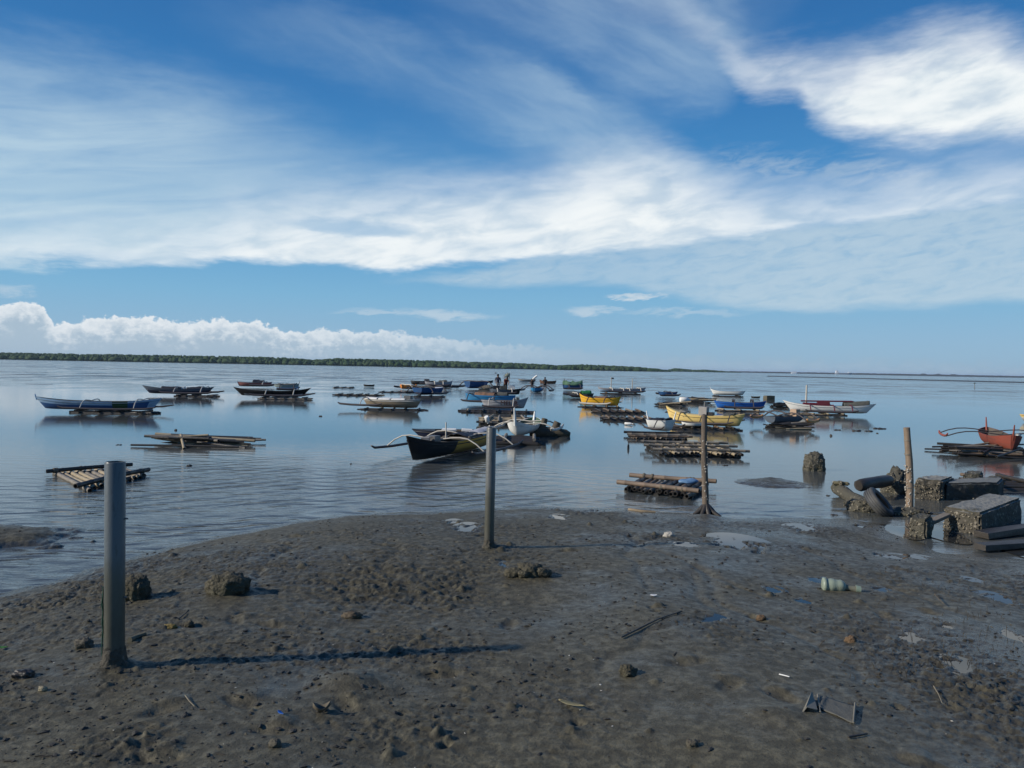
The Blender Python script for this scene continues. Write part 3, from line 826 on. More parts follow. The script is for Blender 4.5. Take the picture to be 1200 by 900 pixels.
# ------------------------------------------------------------------ outrigger boats
PROF = [(0.0, 0.30), (0.10, 0.52), (0.32, 0.76), (0.55, 0.88), (0.78, 0.96), (0.93, 1.0), (1.0, 1.02)]
def boat(label, pxl, pxr, py, h, kz=2.5, yaw=0.0, rl=4.0, rr=4.0, beam=0.62, upper='white', lower=None, split=0.5, trim=None, inside=None,
         segs=(), arms=(), span=0.95, armcol=None, floats='both', floatcol=None, floatlen=0.75, deck=None, deckcol=None, horns=(0, 0), hornr=0.028, rake=0.10, blunt=0.0, length=None,
         cat='boat', group='outrigger boats moored on the flats', name='outrigger_boat', arch=0.05, armr=0.016, floatz=0.22, power=2.4, at=None, thwarts=3):
    pxm = (pxl + pxr) / 2
    c = at if at is not None else W(pxm, py)
    d = c.y
    armr = max(armr, 0.62 * d / FPX)
    px = d / FPX
    L = length or (pxr - pxl) * px / max(0.25, math.cos(yaw))
    D = h * px; z0 = kz * px; RL = rl * px; RR = rr * px
    root = thing(name, label, cat, (c.x, c.y, 0), yaw, group)
    B = beam
    mats = [hullc(*upper) if isinstance(upper, tuple) else HULLS[upper]]
    mats.append((HULLS[lower] if lower else mats[0]))
    mats.append(HULLS[trim] if trim else mats[0])
    mats.append(INNER if inside is None else HULLS[inside])
    for q in segs: mats.append(HULLS[q[2]])
    NS = 29
    ss = [math.sin((i / (NS - 1) - 0.5) * math.pi) * 0.35 + (2 * i / (NS - 1) - 1) * 0.65 for i in range(NS)]
    def hb(s): return B / 2 * max(blunt, (1 - abs(s) ** power) ** 0.75) + 0.012
    def sheer(s): return z0 + D + (RL if s < 0 else RR) * abs(s) ** 2.8
    def keel(s): return z0 + D * 0.10 * abs(s) ** 6
    def pt(s, hh, w, side):
        zk, zs = keel(s), sheer(s)
        x = s * L / 2 * (1 - rake * (1 - hh) * abs(s) ** 2)
        return (x, side * w, zk + (zs - zk) * hh)
    mb = MB()
    lev = len(PROF)
    V = []
    th = 0.022
    for s in ss:
        row = []
        b = hb(s)
        for side in (-1, 1):
            for hh, pw in PROF: row.append(pt(s, hh, b * pw, side))
        for side in (-1, 1):
            bi = max(0.004, b - th)
            for hh, pw in ((1.0, 1.0), (0.55, 0.86), (0.2, 0.6)): row.append(pt(s, hh, bi * pw, side))
        V.append(row)
    n = len(V[0]); vs = [p for r_ in V for p in r_]
    fs, mi = [], []
    def q(i, a, b, m_):
        fs.append((i * n + a, (i + 1) * n + a, (i + 1) * n + b, i * n + b)); mi.append(m_)
    for i in range(NS - 1):
        sm = (ss[i] + ss[i + 1]) / 2
        for sd in (0, 1):
            o = sd * lev
            for j in range(lev - 1):
                hm = (PROF[j][0] + PROF[j + 1][0]) / 2
                m_ = 1 if hm < split else 0
                if j == lev - 2 and trim: m_ = 2
                for k_, sg in enumerate(segs):
                    if sg[0] <= sm < sg[1] and (len(sg) < 4 or sg[3] <= hm <= sg[4]): m_ = 4 + k_
                q(i, o + j, o + j + 1, m_)
            ii = 2 * lev + sd * 3
            q(i, o + lev - 1, ii, 2)
            q(i, ii, ii + 1, 3); q(i, ii + 1, ii + 2, 3)
        q(i, 0, lev, 1)                                # bottom
        q(i, 2 * lev + 2, 2 * lev + 5, 3)              # inside floor
    for i, mt in ((0, 0), (NS - 1, 0)):
        m_ = 0
        for k_, sg in enumerate(segs):
            if sg[0] <= ss[i] <= sg[1] and len(sg) < 4: m_ = 4 + k_
        for j in range(lev - 1):
            fs.append((i * n + j, i * n + j + 1, i * n + lev + j + 1, i * n + lev + j))
            mi.append((1 if (PROF[j][0] + PROF[j + 1][0]) / 2 < split else 0) if m_ == 0 else m_)
    mb.add(vs, fs, mi, True)
    hull = mb.build('hull', mats, root)
    es = hull.modifiers.new('edges', 'EDGE_SPLIT'); es.split_angle = R(38)
    if pxr - pxl > 40:
        rm = HULLS[trim] if trim else paint('rub_' + str(upper), [0.45 * q_ for q_ in HCOL[upper]], 0.55, 0.4)
        for sd in (-1, 1):
            pts = []
            for k in range(17):
                s = -0.985 + 1.97 * k / 16
                x, y, z = pt(s, 0.80, hb(s) * 0.965 + 0.004, sd); pts.append((x, y, z))
            MB().tube(pts, 0.013, 6).build('rub_rail', rm, root)
    if deck:
        for (s0, s1) in deck:
            dm = MB(); rows = []
            for k in range(9):
                s = s0 + (s1 - s0) * k / 8
                b = max(0.006, hb(s) - 0.012)
                z = sheer(s) - 0.015
                rows.append([(s * L / 2, -b, z), (s * L / 2, 0, z + 0.04 * B), (s * L / 2, b, z)])
            dm.add([p for r_ in rows for p in r_], [(k * 3 + a, k * 3 + a + 1, k * 3 + a + 4, k * 3 + a + 3) for k in range(8) for a in (0, 1)], 0, True)
            dm.build('deck', HULLS[deckcol] if deckcol else mats[0], root)
    for k in range(thwarts):
        s = -0.45 + 0.9 * k / max(1, thwarts - 1) if thwarts > 1 else 0
        MB().box((s * L / 2, 0, z0 + D * 0.80), (0.13, hb(s) * 2 - 0.05, 0.025), None, 0).build('thwart', GREYWOOD, root)
    for k, (hh_, sgn) in enumerate(zip(horns, (-1, 1))):
        if hh_:
            x = sgn * (L / 2 - 0.02); z = sheer(sgn)
            MB().tube([(x - sgn * 0.05, 0, z - D * 0.4), (x, 0, z), (x + sgn * hh_ * px * 0.25, 0, z + hh_ * px)], [hornr * 1.2, hornr, hornr * 0.55], 6).build('stem_post', mats[0], root)
    am = armcol if armcol is not None else OFFWHITE
    for s in arms:
        pts = []
        zt = sheer(s) + 0.015
        for k in range(13):
            y = (k / 12 * 2 - 1)
            a = abs(y)
            z = zt + arch * math.sin(min(1.0, a / 0.55) * math.pi / 2) if a < 0.55 else zt + arch + (floatz + 0.03 - zt - arch) * ((a - 0.55) / 0.45) ** 1.8
            if floats == 'near' and y > 0.3: continue
            if floats == 'far' and y < -0.3: continue
            pts.append((s * L / 2 + random.uniform(-0.006, 0.006), y * span, z))
        MB().tube(pts, armr, 6).build('outrigger_arm', am, root)
    if arms and floats:
        fm = floatcol if floatcol is not None else DARKARM
        xm = (max(arms) + min(arms)) / 2 * L / 2
        fl = L * floatlen / 2
        for sd in ((-1,) if floats == 'near' else (1,) if floats == 'far' else (-1, 1)):
            pts = [(xm + t * fl, sd * span, floatz + 0.05 * t * t + (0.05 if abs(t) > 0.95 else 0)) for t in (-1, -0.9, -0.4, 0.2, 0.75, 1)]
            MB().tube(pts, [armr * 1.1, armr * 1.8, armr * 2.0, armr * 2.0, armr * 1.8, armr * 1.1], 7).build('outrigger_float', fm, root)
    return dict(root=root, L=L, D=D, z0=z0, px=px, sheer=sheer, hb=hb, B=B, mats=mats)

def post(bt, s, hpx, r=0.03, m=None, name='mast', y=0.0):
    x = s * bt['L'] / 2; z = bt['sheer'](s) - bt['D'] * 0.6
    MB().tube([(x, y, z), (x + 0.01, y, z + hpx * bt['px'] + bt['D'] * 0.6)], [r, r * 0.85], 7).build(name, m or OFFWHITE, bt['root'])

def ebox(bt, s, y, size, m, name='engine_box', dz=0.0, rz=0.0):
    x = s * bt['L'] / 2
    MB().box((x, y, bt['sheer'](s) + size[2] / 2 - 0.03 + dz), size, (0, 0, rz), 0, jit=0.01).build(name, m, bt['root'], bevel=0.008)

def cloth(bt, s0, s1, m, hgt=0.12, wide=1.0, name='tarpaulin', seed=1, y0=0.0):
    """a crumpled sheet lying over the gunwales"""
    rng = np.random.default_rng(seed)
    nx, ny = 22, 12
    vs = []
    for i in range(nx):
        s = s0 + (s1 - s0) * i / (nx - 1)
        for j in range(ny):
            t = j / (ny - 1) * 2 - 1
            b = bt['hb'](s) * wide + 0.02
            z = bt['sheer'](s) + 0.012 + hgt * (1 - t * t) * (0.5 + 0.9 * float(fbm2(np.array([s * 5 + seed]), np.array([t * 2.0]), 3, seed)[0])) - 0.05 * (abs(t) > 0.9)
            vs.append((s * bt['L'] / 2, t * b + y0, z + rng.uniform(-0.012, 0.012)))
    fs = [(i * ny + j, i * ny + j + 1, (i + 1) * ny + j + 1, (i + 1) * ny + j) for i in range(nx - 1) for j in range(ny - 1)]
    o = MB().add(vs, fs, 0, True).build(name, m, bt['root'])
    so = o.modifiers.new('thick', 'SOLIDIFY'); so.thickness = 0.012
    return o

for nm, col, ro, di in (('blue', (0.018, 0.09, 0.24), 0.4, 0.3), ('palegrey', (0.30, 0.45, 0.60), 0.45, 0.35), ('navy', (0.014, 0.022, 0.055), 0.4, 0.25), ('white', (0.72, 0.71, 0.66), 0.42, 0.3), ('cleanwhite', (0.80, 0.79, 0.74), 0.4, 0.15),
                        ('black', (0.014, 0.013, 0.014), 0.4, 0.2), ('ochre', (0.86, 0.43, 0.07), 0.45, 0.35), ('pink', (0.34, 0.12, 0.11), 0.5, 0.35), ('tan', (0.33, 0.26, 0.18), 0.5, 0.4), ('orange', (0.68, 0.22, 0.03), 0.45, 0.2),
                        ('skyblue', (0.035, 0.25, 0.50), 0.42, 0.25), ('yellow', (0.80, 0.43, 0.03), 0.42, 0.15), ('cream', (0.80, 0.58, 0.21), 0.42, 0.18), ('green', (0.03, 0.16, 0.04), 0.5, 0.3), ('darkgreen', (0.02, 0.07, 0.03), 0.5, 0.3),
                        ('brightblue', (0.015, 0.13, 0.48), 0.42, 0.2), ('maroon', (0.11, 0.012, 0.022), 0.45, 0.25), ('red', (0.26, 0.062, 0.04), 0.6, 0.35), ('slate', (0.11, 0.14, 0.18), 0.5, 0.35), ('brown', (0.17, 0.08, 0.045), 0.5, 0.4),
                        ('greywhite', (0.40, 0.40, 0.42), 0.45, 0.35), ('darkgrey', (0.05, 0.052, 0.056), 0.5, 0.3), ('palegreen', (0.30, 0.36, 0.33), 0.5, 0.4)):
    HULLS[nm] = hullc(nm, col, ro, di); HCOL[nm] = col
TARP_DARK = paint('tarp_dark', (0.022, 0.022, 0.026), 0.5, 0.2)
TARP_WHITE = paint('tarp_white', (0.74, 0.72, 0.67), 0.6, 0.15)
TARP_GREEN = paint('tarp_green', (0.03, 0.17, 0.05), 0.6, 0.2)
NET_GREY = paint('net_grey', (0.10, 0.10, 0.085), 0.85, 0.5, (0.03, 0.03, 0.025), 12, 0.8)
NET_GREEN = paint('net_green', (0.10, 0.19, 0.11), 0.85, 0.4, (0.04, 0.06, 0.04), 12, 0.8)
METAL = paint('engine_metal', (0.16, 0.155, 0.15), 0.45, 0.4, (0.05, 0.04, 0.03), 6, 0.1, metal=0.3)
CRATE = paint('crate_grey', (0.34, 0.31, 0.28), 0.55, 0.4)

# ---- left side of the picture
b = boat('long blue and pale grey outrigger boat with a green patch, farthest left', 44, 188, 484, 10, 4.0, R(4), 4.5, 5.0, 0.62, 'palegrey', 'blue', 0.55,
         segs=((0.27, 0.48, 'darkgreen'), (-0.05, 0.25, 'palegrey', 0.5, 1.1), (0.86, 1.01, 'palegrey'), (0.53, 0.86, 'blue', 0.0, 0.8)), arms=(-0.12, 0.70), span=1.0, rake=0.16, horns=(3, 0))
raft_at('low dark raft under the long blue boat at the far left', 84, 168, 485, 1.1, toppx=4.2, n=5, rails=4, across=False, dark=0.5, seedv=1)
b = boat('navy outrigger boat with grey deck and a white bundle, behind the blue one', 168, 250, 464, 6.0, 2.6, R(5), 3.5, 3.0, 0.7, 'slate', 'navy', 0.62, arms=(0.02, 0.75), span=1.1, deck=((-0.5, 0.72),), deckcol='darkgrey', rake=0.2)
ebox(b, 0.12, 0, (0.28, 0.3, 0.16), TARP_WHITE, 'white_bundle'); cloth(b, -0.45, 0.1, TARP_DARK, 0.12, 0.8, seed=2); cloth(b, 0.25, 0.7, TARP_DARK, 0.1, 0.8, seed=3)
raft_at('dark raft under the navy boat with the white bundle', 205, 247, 465, 1.3, toppx=2.6, n=4, rails=3, across=False, dark=0.8, seedv=2)
b = boat('faded red outrigger boat half covered by a dark sheet', 279, 318, 454, 4.6, 1.2, R(6), 1.0, 1.0, 0.8, 'pink', 'pink', 0.5, arms=(0.6,), span=1.2, trim='greywhite', blunt=0.3)
cloth(b, -0.1, 0.55, TARP_DARK, 0.2, 0.9, seed=4)
b = boat('black slender outrigger boat with pale bottom beside the faded red one', 274, 364, 467, 6.0, 3.0, R(4), 4.0, 4.5, 0.62, 'black', 'black', 0.3, arms=(-0.08, 0.62), span=1.05, rake=0.22, segs=((-0.75, 0.9, 'greywhite', 0.0, 0.22),))
raft_at('broken raft with pale floats under the black slender boat', 305, 358, 468.5, 1.2, toppx=3.4, n=4, rails=5, across=False, dark=0.5, seedv=3)
b = boat('short grey green outrigger boat just behind the black slender boat', 322, 350, 459, 6.5, 1.5, R(10), 0.5, 2.0, 0.7, 'palegreen', 'palegrey', 0.5, arms=(-0.4, 0.7), span=1.5, horns=(0, 3), armcol=DARKARM)
cloth(b, -0.7, 0.6, NET_GREY, 0.10, 0.9, 'fishing_net', seed=5)
# ragged raft at the left, a heap of poles
def heap(label, pxl, pxr, py, n, spread, group='bamboo mooring rafts', seedv=0, top=0.2, mats=(0, 1, 1), darkp=0.55, lenm=(0.4, 1.0)):
    random.seed(seedv)
    a, b_ = W(pxl, py), W(pxr, py + 0.0187 * (pxr - pxl)); c = (a + b_) / 2
    L = (b_ - a).length
    root = thing('bamboo_raft', label, 'raft', c, 0, group)
    for k in range(n):
        ln = L * random.uniform(*lenm) / 2
        an = random.gauss(0, 0.16) if random.random() < 0.75 else random.uniform(-1.2, 1.2)
        if abs(an) > 0.5: ln = min(ln, spread * 0.9)
        x = random.uniform(-1, 1) * max(0.0, L / 2 - ln); y = random.gauss(0, spread * 0.4)
        z = 0.02 + top * (k / n) ** 1.2; tz = random.gauss(0, 0.05)
        dx, dy = math.cos(an) * ln, math.sin(an) * ln
        m_ = WETWOOD if random.random() < darkp else BAMBOO[random.choice(mats)]
        r_ = random.uniform(0.022, 0.042)
        MB().tube([(x - dx, y - dy, z - tz), (x, y, z + random.uniform(-0.01, 0.01)), (x + dx, y + dy, max(0.0, z + tz))], r_, 7, 0, True, 0.7, capmi=1).build('bamboo_pole', [m_, WETWOOD], root)
    return root
heap('ragged heap of bamboo poles adrift, behind the slatted raft at left', 174, 303, 519, 26, 0.75, seedv=4, top=0.20)
# slatted raft by the near pipe
z_ = 0.15
cs = [W(62, 547, z_), W(146, 541, z_), W(172, 549, z_), W(99, 565, z_)]
cs = [Vector((q.x, q.y, 0)) for q in cs]
raft('slatted bamboo raft of pale poles behind the nearest grey pipe', cs, n=11, rails=2, rail_r=0.042, pole_r=0.04, top=0.125, over=0.08, dark=0.06, mats=(0, 0, 1), seedv=5, railmat=WETWOOD, lash=3)

# ---- middle left, farther out
raft_at('small raft of thin poles, leftmost of the far low rafts', 391, 411, 455, 1.5, toppx=1.6, n=4, rails=3, across=False, dark=0.6, seedv=6, hollow=False)
boat('tiny dark canoe sitting low between the far rafts', 426, 439, 453.5, 2.2, 0.4, R(3), 0.6, 0.6, 0.6, 'black', 'black', arms=(), name='canoe', thwarts=1)
raft_at('grey bamboo raft lying behind the tan boat', 394, 442, 464, 1.6, toppx=2.6, n=4, rails=5, across=False, dark=0.35, seedv=7)
b = boat('tan flat sided boat with white sheets laid along its deck', 424, 495, 479.5, 9.5, 2.0, R(-14), 0.5, 1.8, 0.85, 'tan', 'tan', 0.5, trim='white', arms=(-0.8,), span=1.1, floats='near', rake=0.16, blunt=0.15, deck=((-0.95, 0.8),), deckcol='tan')
cloth(b, -0.9, -0.45, TARP_WHITE, 0.05, 0.8, 'white_sheet', 6); cloth(b, -0.4, 0.0, TARP_WHITE, 0.06, 0.85, 'white_sheet', 7); cloth(b, 0.05, 0.5, TARP_WHITE, 0.05, 0.85, 'white_sheet', 8)
ebox(b, 0.55, 0, (0.35, 0.35, 0.22), METAL); 
raft_at('raft with white floats under the tan boat', 424, 494, 481, 1.0, toppx=2.4, n=4, rails=5, across=False, dark=0.7, seedv=8)
b = boat('small orange boat seen almost end on', 470, 487, 457, 4.5, 1.2, R(25), 0.8, 0.8, 0.9, 'orange', 'orange', arms=(-0.3,), span=2.0, blunt=0.55, trim='brown')
raft_at('thin grey raft in front of the small orange boat', 446, 479, 460.5, 1.2, toppx=2.0, n=3, rails=4, across=False, dark=0.5, seedv=9)
b = boat('dark blue square ended boat with bent outrigger poles', 492, 511, 464, 8.0, 1.5, R(58), 0.3, 0.5, 1.1, 'blue', 'navy', 0.3, arms=(-0.7, 0.5), span=1.25, armcol=DARKARM, blunt=0.8, arch=0.15, length=2.6)
raft_at('dark low raft under the dark blue square ended boat', 487, 519, 465.5, 1.5, toppx=2.0, n=4, rails=3, across=False, dark=0.8, seedv=10)
b = boat('dark hulled far boat with an engine box amidships', 481, 510, 451.5, 4.4, 0.6, R(5), 0.6, 0.8, 0.9, 'darkgrey', 'black', 0.5, arms=(0.5,), span=1.4, armcol=DARKARM)
ebox(b, 0.3, 0, (0.6, 0.5, 0.28), METAL)
b = boat('pale slate outrigger boat in front of the dark far boat', 498, 530, 454, 5.5, 0.6, R(8), 0.8, 2.0, 0.9, 'greywhite', 'slate', 0.55, arms=(-0.3, 0.3), span=1.2, horns=(3, 2))
cloth(b, 0.0, 0.6, NET_GREY, 0.2, 0.9, 'fishing_net', 9)
raft_at('small dark raft right of the pale slate boat', 521, 536, 454, 1.4, toppx=1.5, n=3, rails=3, across=False, dark=0.8, seedv=11, hollow=False)
b = boat('blue boat pointing its blunt bow at the shore', 550, 566, 456, 8.0, 1.0, R(55), 0.3, 1.0, 1.2, 'blue', 'blue', arms=(0.0,), span=2.2, armcol=DARKARM, blunt=0.6, length=3.0)
heap('tangle of brown poles and boards beside the blunt blue boat', 560, 578, 458, 18, 0.8, seedv=12, top=0.55, darkp=0.5)
boat('dark canoe lying behind the tangle of brown poles', 564, 578, 450, 2.6, 1.2, R(-4), 0.5, 1.0, 0.8, 'black', 'black', name='canoe', thwarts=1)
b = boat('grey work boat carrying two people', 573, 610, 463.5, 6.0, 1.2, R(4), 0.6, 1.2, 1.1, 'slate', 'darkgrey', 0.4, arms=(-0.5, 0.4), span=1.3, segs=((0.45, 1.01, 'black'),), armcol=OFFWHITE, blunt=0.2)
ebox(b, 0.42, 0, (0.5, 0.5, 0.35), TARP_WHITE, 'white_tub'); ebox(b, -0.55, 0.1, (0.5, 0.4, 0.3), TARP_DARK, 'dark_sack'); ebox(b, -0.1, 0, (0.5, 0.5, 0.3), NET_GREY, 'net_pile')
WORKBOAT = b
b = boat('pale brown boat far beyond the people wading', 607, 628, 448, 2.6, 0.5, R(0), 0.6, 0.6, 0.9, 'tan', 'palegrey', 0.5, arms=(), thwarts=2)
b = boat('rust brown boat far beyond the standing pole', 632, 652, 450.5, 3.4, 0.6, R(-4), 1.5, 1.0, 1.0, 'brown', 'brown', 0.5, arms=(), thwarts=2)
b = boat('light blue boat seen end on between the wading people', 624, 635, 460, 5.0, 0.3, R(76), 0.5, 1.0, 1.0, 'skyblue', 'skyblue', arms=(-0.6, 0.4), span=1.35, armcol=DARKARM, arch=0.2, length=3.0, blunt=0.2)
b = boat('bright blue outrigger boat with brown gear inside', 545, 604, 474, 8.5, 2.2, R(-10), 2.0, 1.0, 0.8, 'skyblue', 'skyblue', arms=(-0.75, 0.3), span=1.3, armcol=DARKARM, rake=0.08, blunt=0.12)
cloth(b, -0.6, 0.2, paint('gear_brown', (0.22, 0.12, 0.07), 0.7, 0.5), 0.16, 0.8, 'fishing_gear', 10); cloth(b, 0.3, 0.7, NET_GREY, 0.18, 0.8, 'fishing_net', 11)
b = boat('grey white outrigger boat with dark red lettering on its side', 563, 619, 481, 9.0, 2.8, R(-6), 0.5, 4.6, 0.7, 'greywhite', 'greywhite', arms=(-0.55, 0.45), span=1.2, rake=0.18, floatcol=DARKARM, armr=0.026, arch=0.10)
LETTERBOAT = b
raft_at('long dark raft carrying the lettered boat and the bright blue boat', 543, 621, 484.5, 1.7, toppx=3.4, n=6, rails=5, across=False, dark=0.8, seedv=13)
raft_at('pale bamboo platform between the lettered boat and the white bow', 564, 622, 499, 3.0, top=0.22, n=10, rails=4, across=False, dark=0.2, mats=(0, 0, 1), seedv=14, jit=0.6)

# ---- the black and yellow boat and its neighbours
A_, B_ = W(476, 545), W(577, 522)
cxy = (A_ + B_) / 2; yw = math.atan2(B_.y - A_.y, B_.x - A_.x)
def near_boat():
    L = (B_ - A_).length
    px = cxy.y / FPX
    bt = boat('black outrigger boat with an ochre stern half, nearest of all boats', 476, 577, 533, 0.34 / px, 0.05 / px, yw, 0.26 / px, 0.12 / px, 0.78, 'black', 'black', 0.4, length=L, at=cxy,
              segs=((-0.22, 1.01, 'ochre'),), power=2.2, rake=0.12, arms=(-0.45, 0.30), span=1.30, arch=0.10, armr=0.017, floatcol=DARKARM, floatlen=0.66, floatz=0.20, thwarts=4)
    r = bt['root']
    ebox(bt, -0.48, 0.0, (0.30, 0.26, 0.16), METAL, 'engine'); ebox(bt, -0.60, 0.05, (0.16, 0.2, 0.12), CRATE, 'bait_box', rz=0.4)
    for s, w in ((-0.06, 0.9), (0.10, 0.84)):
        MB().box((s * bt['L'] / 2, 0, bt['sheer'](s) + 0.02), (0.16, w, 0.025), (0, 0, 0.1)).build('plank', GREYWOOD, r)
    MB().tube([(0.1, -0.34, bt['sheer'](0) + 0.05), (0.9, -0.28, bt['sheer'](0.3) + 0.07), (1.6, -0.2, bt['sheer'](0.6) + 0.05)], 0.022, 6).build('punt_pole', BAMBOO[1], r)
    cloth(bt, 0.05, 0.42, TARP_DARK, 0.10, 0.8, seed=12); cloth(bt, 0.45, 0.85, paint('sheet_grey', (0.42, 0.42, 0.44), 0.6, 0.3), 0.07, 0.85, 'grey_sheet', 13)
    MB().tube([(-0.3, 0.1, bt['sheer'](0)), (-0.26, 0.12, bt['sheer'](0) + 0.42)], 0.018, 6).build('mooring_stake', OFFWHITE, r)
near_boat()
b = boat('navy boat with raked bow, just behind the black and ochre boat', 482, 575, 519.5, 11.5, 4.0, R(1), 0.6, 1.0, 0.72, 'navy', 'navy', arms=(), rake=0.26, deck=((-0.98, -0.4),), deckcol='black', trim='darkgrey')
ebox(b, -0.05, 0, (0.4, 0.3, 0.07), TARP_WHITE, 'white_board'); ebox(b, 0.4, 0, (0.3, 0.3, 0.07), TARP_WHITE, 'white_board')
# white boat, bow turned to the shore, on its pile of logs
A2, B2 = W(603, 515.5), W(626, 508)
c2 = (A2 + B2) / 2
px2 = c2.y / FPX
b = boat('white boat with a tall stem post, lying on a pile of logs', 603, 626, 512, 0.30 / px2, 0.10 / px2, math.atan2(B2.y - A2.y, B2.x - A2.x), 0.16 / px2, 0.16 / px2, 0.75, 'cleanwhite', 'cleanwhite', length=(B2 - A2).length, at=c2, hornr=0.045, horns=(0.42 / px2, 0.18 / px2), arms=(-0.1, 0.55), span=1.0, blunt=0.10, power=5.0, rake=0.2, inside='darkgreen', armr=0.024, arch=0.04, floatcol=OFFWHITE, floatz=0.25)
def log_pile():
    root = thing('log_raft', 'raft of thick black logs under the white boat', 'raft', W(611, 519), 0, 'bamboo mooring rafts')
    random.seed(31)
    for k in range(9):
        y = -0.7 + 0.2 * k; r_ = random.uniform(0.08, 0.11)
        x0 = random.uniform(-0.9, -0.6); x1 = random.uniform(0.35, 0.6)
        MB().tube([(x0, y, 0.03), (0, y + 0.04, 0.06), (x1, y, 0.03)], r_, 9, 0, True, 0.0, 0.05).build('log', WETWOOD, root)
    for x in (-0.5, 0.35):
        MB().tube([(x, -0.75, 0.17), (x + 0.05, 0.95, 0.16)], 0.05, 7).build('crossbar', BAMBOO[1], root)
log_pile()
STUMP = crusted('stump_wood', (0.085, 0.068, 0.048), (0.20, 0.17, 0.12), 16, 0.2, 0.6)
def fallen_trunk():
    c = W(648, 511)
    root = thing('fallen_trunk', 'thick brown fallen trunk with two cut stubs, right of the white boat', 'log', c)
    MB().tube([(-0.75, 0.1, 0.10), (-0.3, 0.04, 0.12), (0.15, 0.0, 0.10), (0.42, -0.03, 0.08), (0.56, -0.04, 0.06)], [0.17, 0.18, 0.17, 0.15, 0.07], 14, 0, True, 0, 0.06).build('trunk', STUMP, root)
    MB().tube([(-0.38, 0.05, 0.15), (-0.30, 0.06, 0.42), (-0.27, 0.08, 0.56)], [0.11, 0.10, 0.10], 10, 0, True, 0, 0.05).build('stub', STUMP, root)
    MB().tube([(0.02, 0.0, 0.12), (0.10, 0.0, 0.34), (0.15, 0.0, 0.46)], [0.14, 0.125, 0.12], 10, 0, True, 0, 0.05).build('stub', STUMP, root)
    return root
fallen_trunk()
def bottle(label, px, py, z, m, L=0.28, r=0.06, rz=0.3, tilt=0.0, group=None):
    p = W(px, py, z)
    root = thing('plastic_bottle', label, 'bottle', p, 0, group, rot=(0, tilt, rz))
    MB().tube([(-L / 2, 0, 0), (-L / 2 + 0.01, 0, 0), (L * 0.2, 0, 0), (L * 0.36, 0, 0)], [r * 0.8, r, r, r * 0.4], 10).build('body', m, root)
    MB().tube([(L * 0.36, 0, 0), (L / 2, 0, 0)], [r * 0.4, r * 0.4], 8).build('cap', m, root)
    return root
bottle('white plastic jug hanging on the pale bamboo platform', 571, 492, 0.33, TARP_WHITE, 0.3, 0.08, 1.2, 1.0)
bottle('white plastic bottle floating before the far rafts', 737, 496.5, 0.06, TARP_WHITE, 0.34, 0.05, -0.4)

# ---- middle right
b = boat('blue boat under a heap of green netting', 659, 683, 457.5, 5.5, 1.0, R(3), 0.6, 0.6, 1.1, 'blue', 'navy', 0.3, arms=(-0.5, 0.6), span=1.6, armcol=DARKARM, blunt=0.35)
cloth(b, -0.98, 0.95, NET_GREEN, 0.36, 1.05, 'fishing_net', 14); post(b, -0.85, 7, 0.04, NET_GREY)
b = boat('grey white boat with two tall white posts', 700, 757, 461.5, 4.2, 1.6, R(1), 2.0, 2.0, 0.9, 'greywhite', 'palegrey', 0.5, arms=(-0.45, 0.0, 0.25, 0.7), span=1.3, armr=0.03)
post(b, -0.44, 13, 0.045); post(b, 0.43, 12, 0.045)
MB().tube([(-0.44 * b['L'] / 2, 0, b['sheer'](0) + 12.4 * b['px']), (-0.34 * b['L'] / 2, 0, b['sheer'](0) + 12.0 * b['px'])], 0.08, 6).build('lamp', TARP_DARK, b['root'])
raft_at('low dark raft under the boat with two white posts', 709, 748, 462, 1.4, toppx=1.8, n=4, rails=3, across=False, dark=0.9, seedv=15, hollow=False)
b = boat('low boat with a green cover, behind the yellow boat', 668, 696, 466.5, 4.5, 0.8, R(6), 0.5, 0.5, 0.8, 'darkgrey', 'black', arms=(-0.6,), span=1.3)
cloth(b, -0.1, 0.75, TARP_GREEN, 0.22, 1.0, seed=15)
b = boat('yellow outrigger boat with upturned bow, brightest of the yellow ones', 679.5, 726, 477, 8.8, 1.8, R(-24), 5.2, 2.6, 0.78, 'yellow', 'yellow', arms=(-0.35, 0.45), span=1.15, armcol=DARKARM, rake=0.14, floatcol=OFFWHITE, arch=0.05)
ebox(b, 0.1, 0, (0.7, 0.4, 0.12), paint('gear_brown', (0.22, 0.12, 0.07)), 'fishing_gear'); ebox(b, 0.62, 0, (0.3, 0.3, 0.1), TARP_DARK, 'dark_sack')
raft_at('dark raft of round poles under the yellow boat', 683, 727, 478, 1.0, toppx=2.2, n=4, rails=4, across=False, dark=0.8, seedv=16)
raft_at('dark bundled raft just right of the yellow boat', 701, 754, 485, 1.8, toppx=4.2, n=5, rails=6, across=False, dark=0.6, mats=(1, 2, 2), seedv=17, pole_r=0.05)
raft_at('wide dark bamboo raft in front of the bundled one', 711, 766, 494, 1.5, toppx=5.0, n=5, rails=6, across=False, dark=0.6, mats=(1, 2, 2), seedv=18, pole_r=0.05)
px3 = W(773, 508).y / FPX
b = boat('short white boat with two upright stem posts, on a dark raft', 760, 788, 508, 12.5, 3.5, R(-35), 1.0, 1.4, 0.8, 'cleanwhite', 'cleanwhite', horns=(9, 9), blunt=0.12, power=6.0, inside='darkgrey', rake=0.30, arms=(0.3,), span=0.9, armcol=DARKARM, thwarts=2)
cloth(b, -0.4, 0.6, TARP_DARK, 0.05, 0.8, seed=16)
raft_at('square dark raft under the short white boat', 744, 806, 515.5, 1.6, toppx=5.5, n=9, rails=3, dark=0.75, mats=(1, 2, 2), seedv=19, pole_r=0.05)
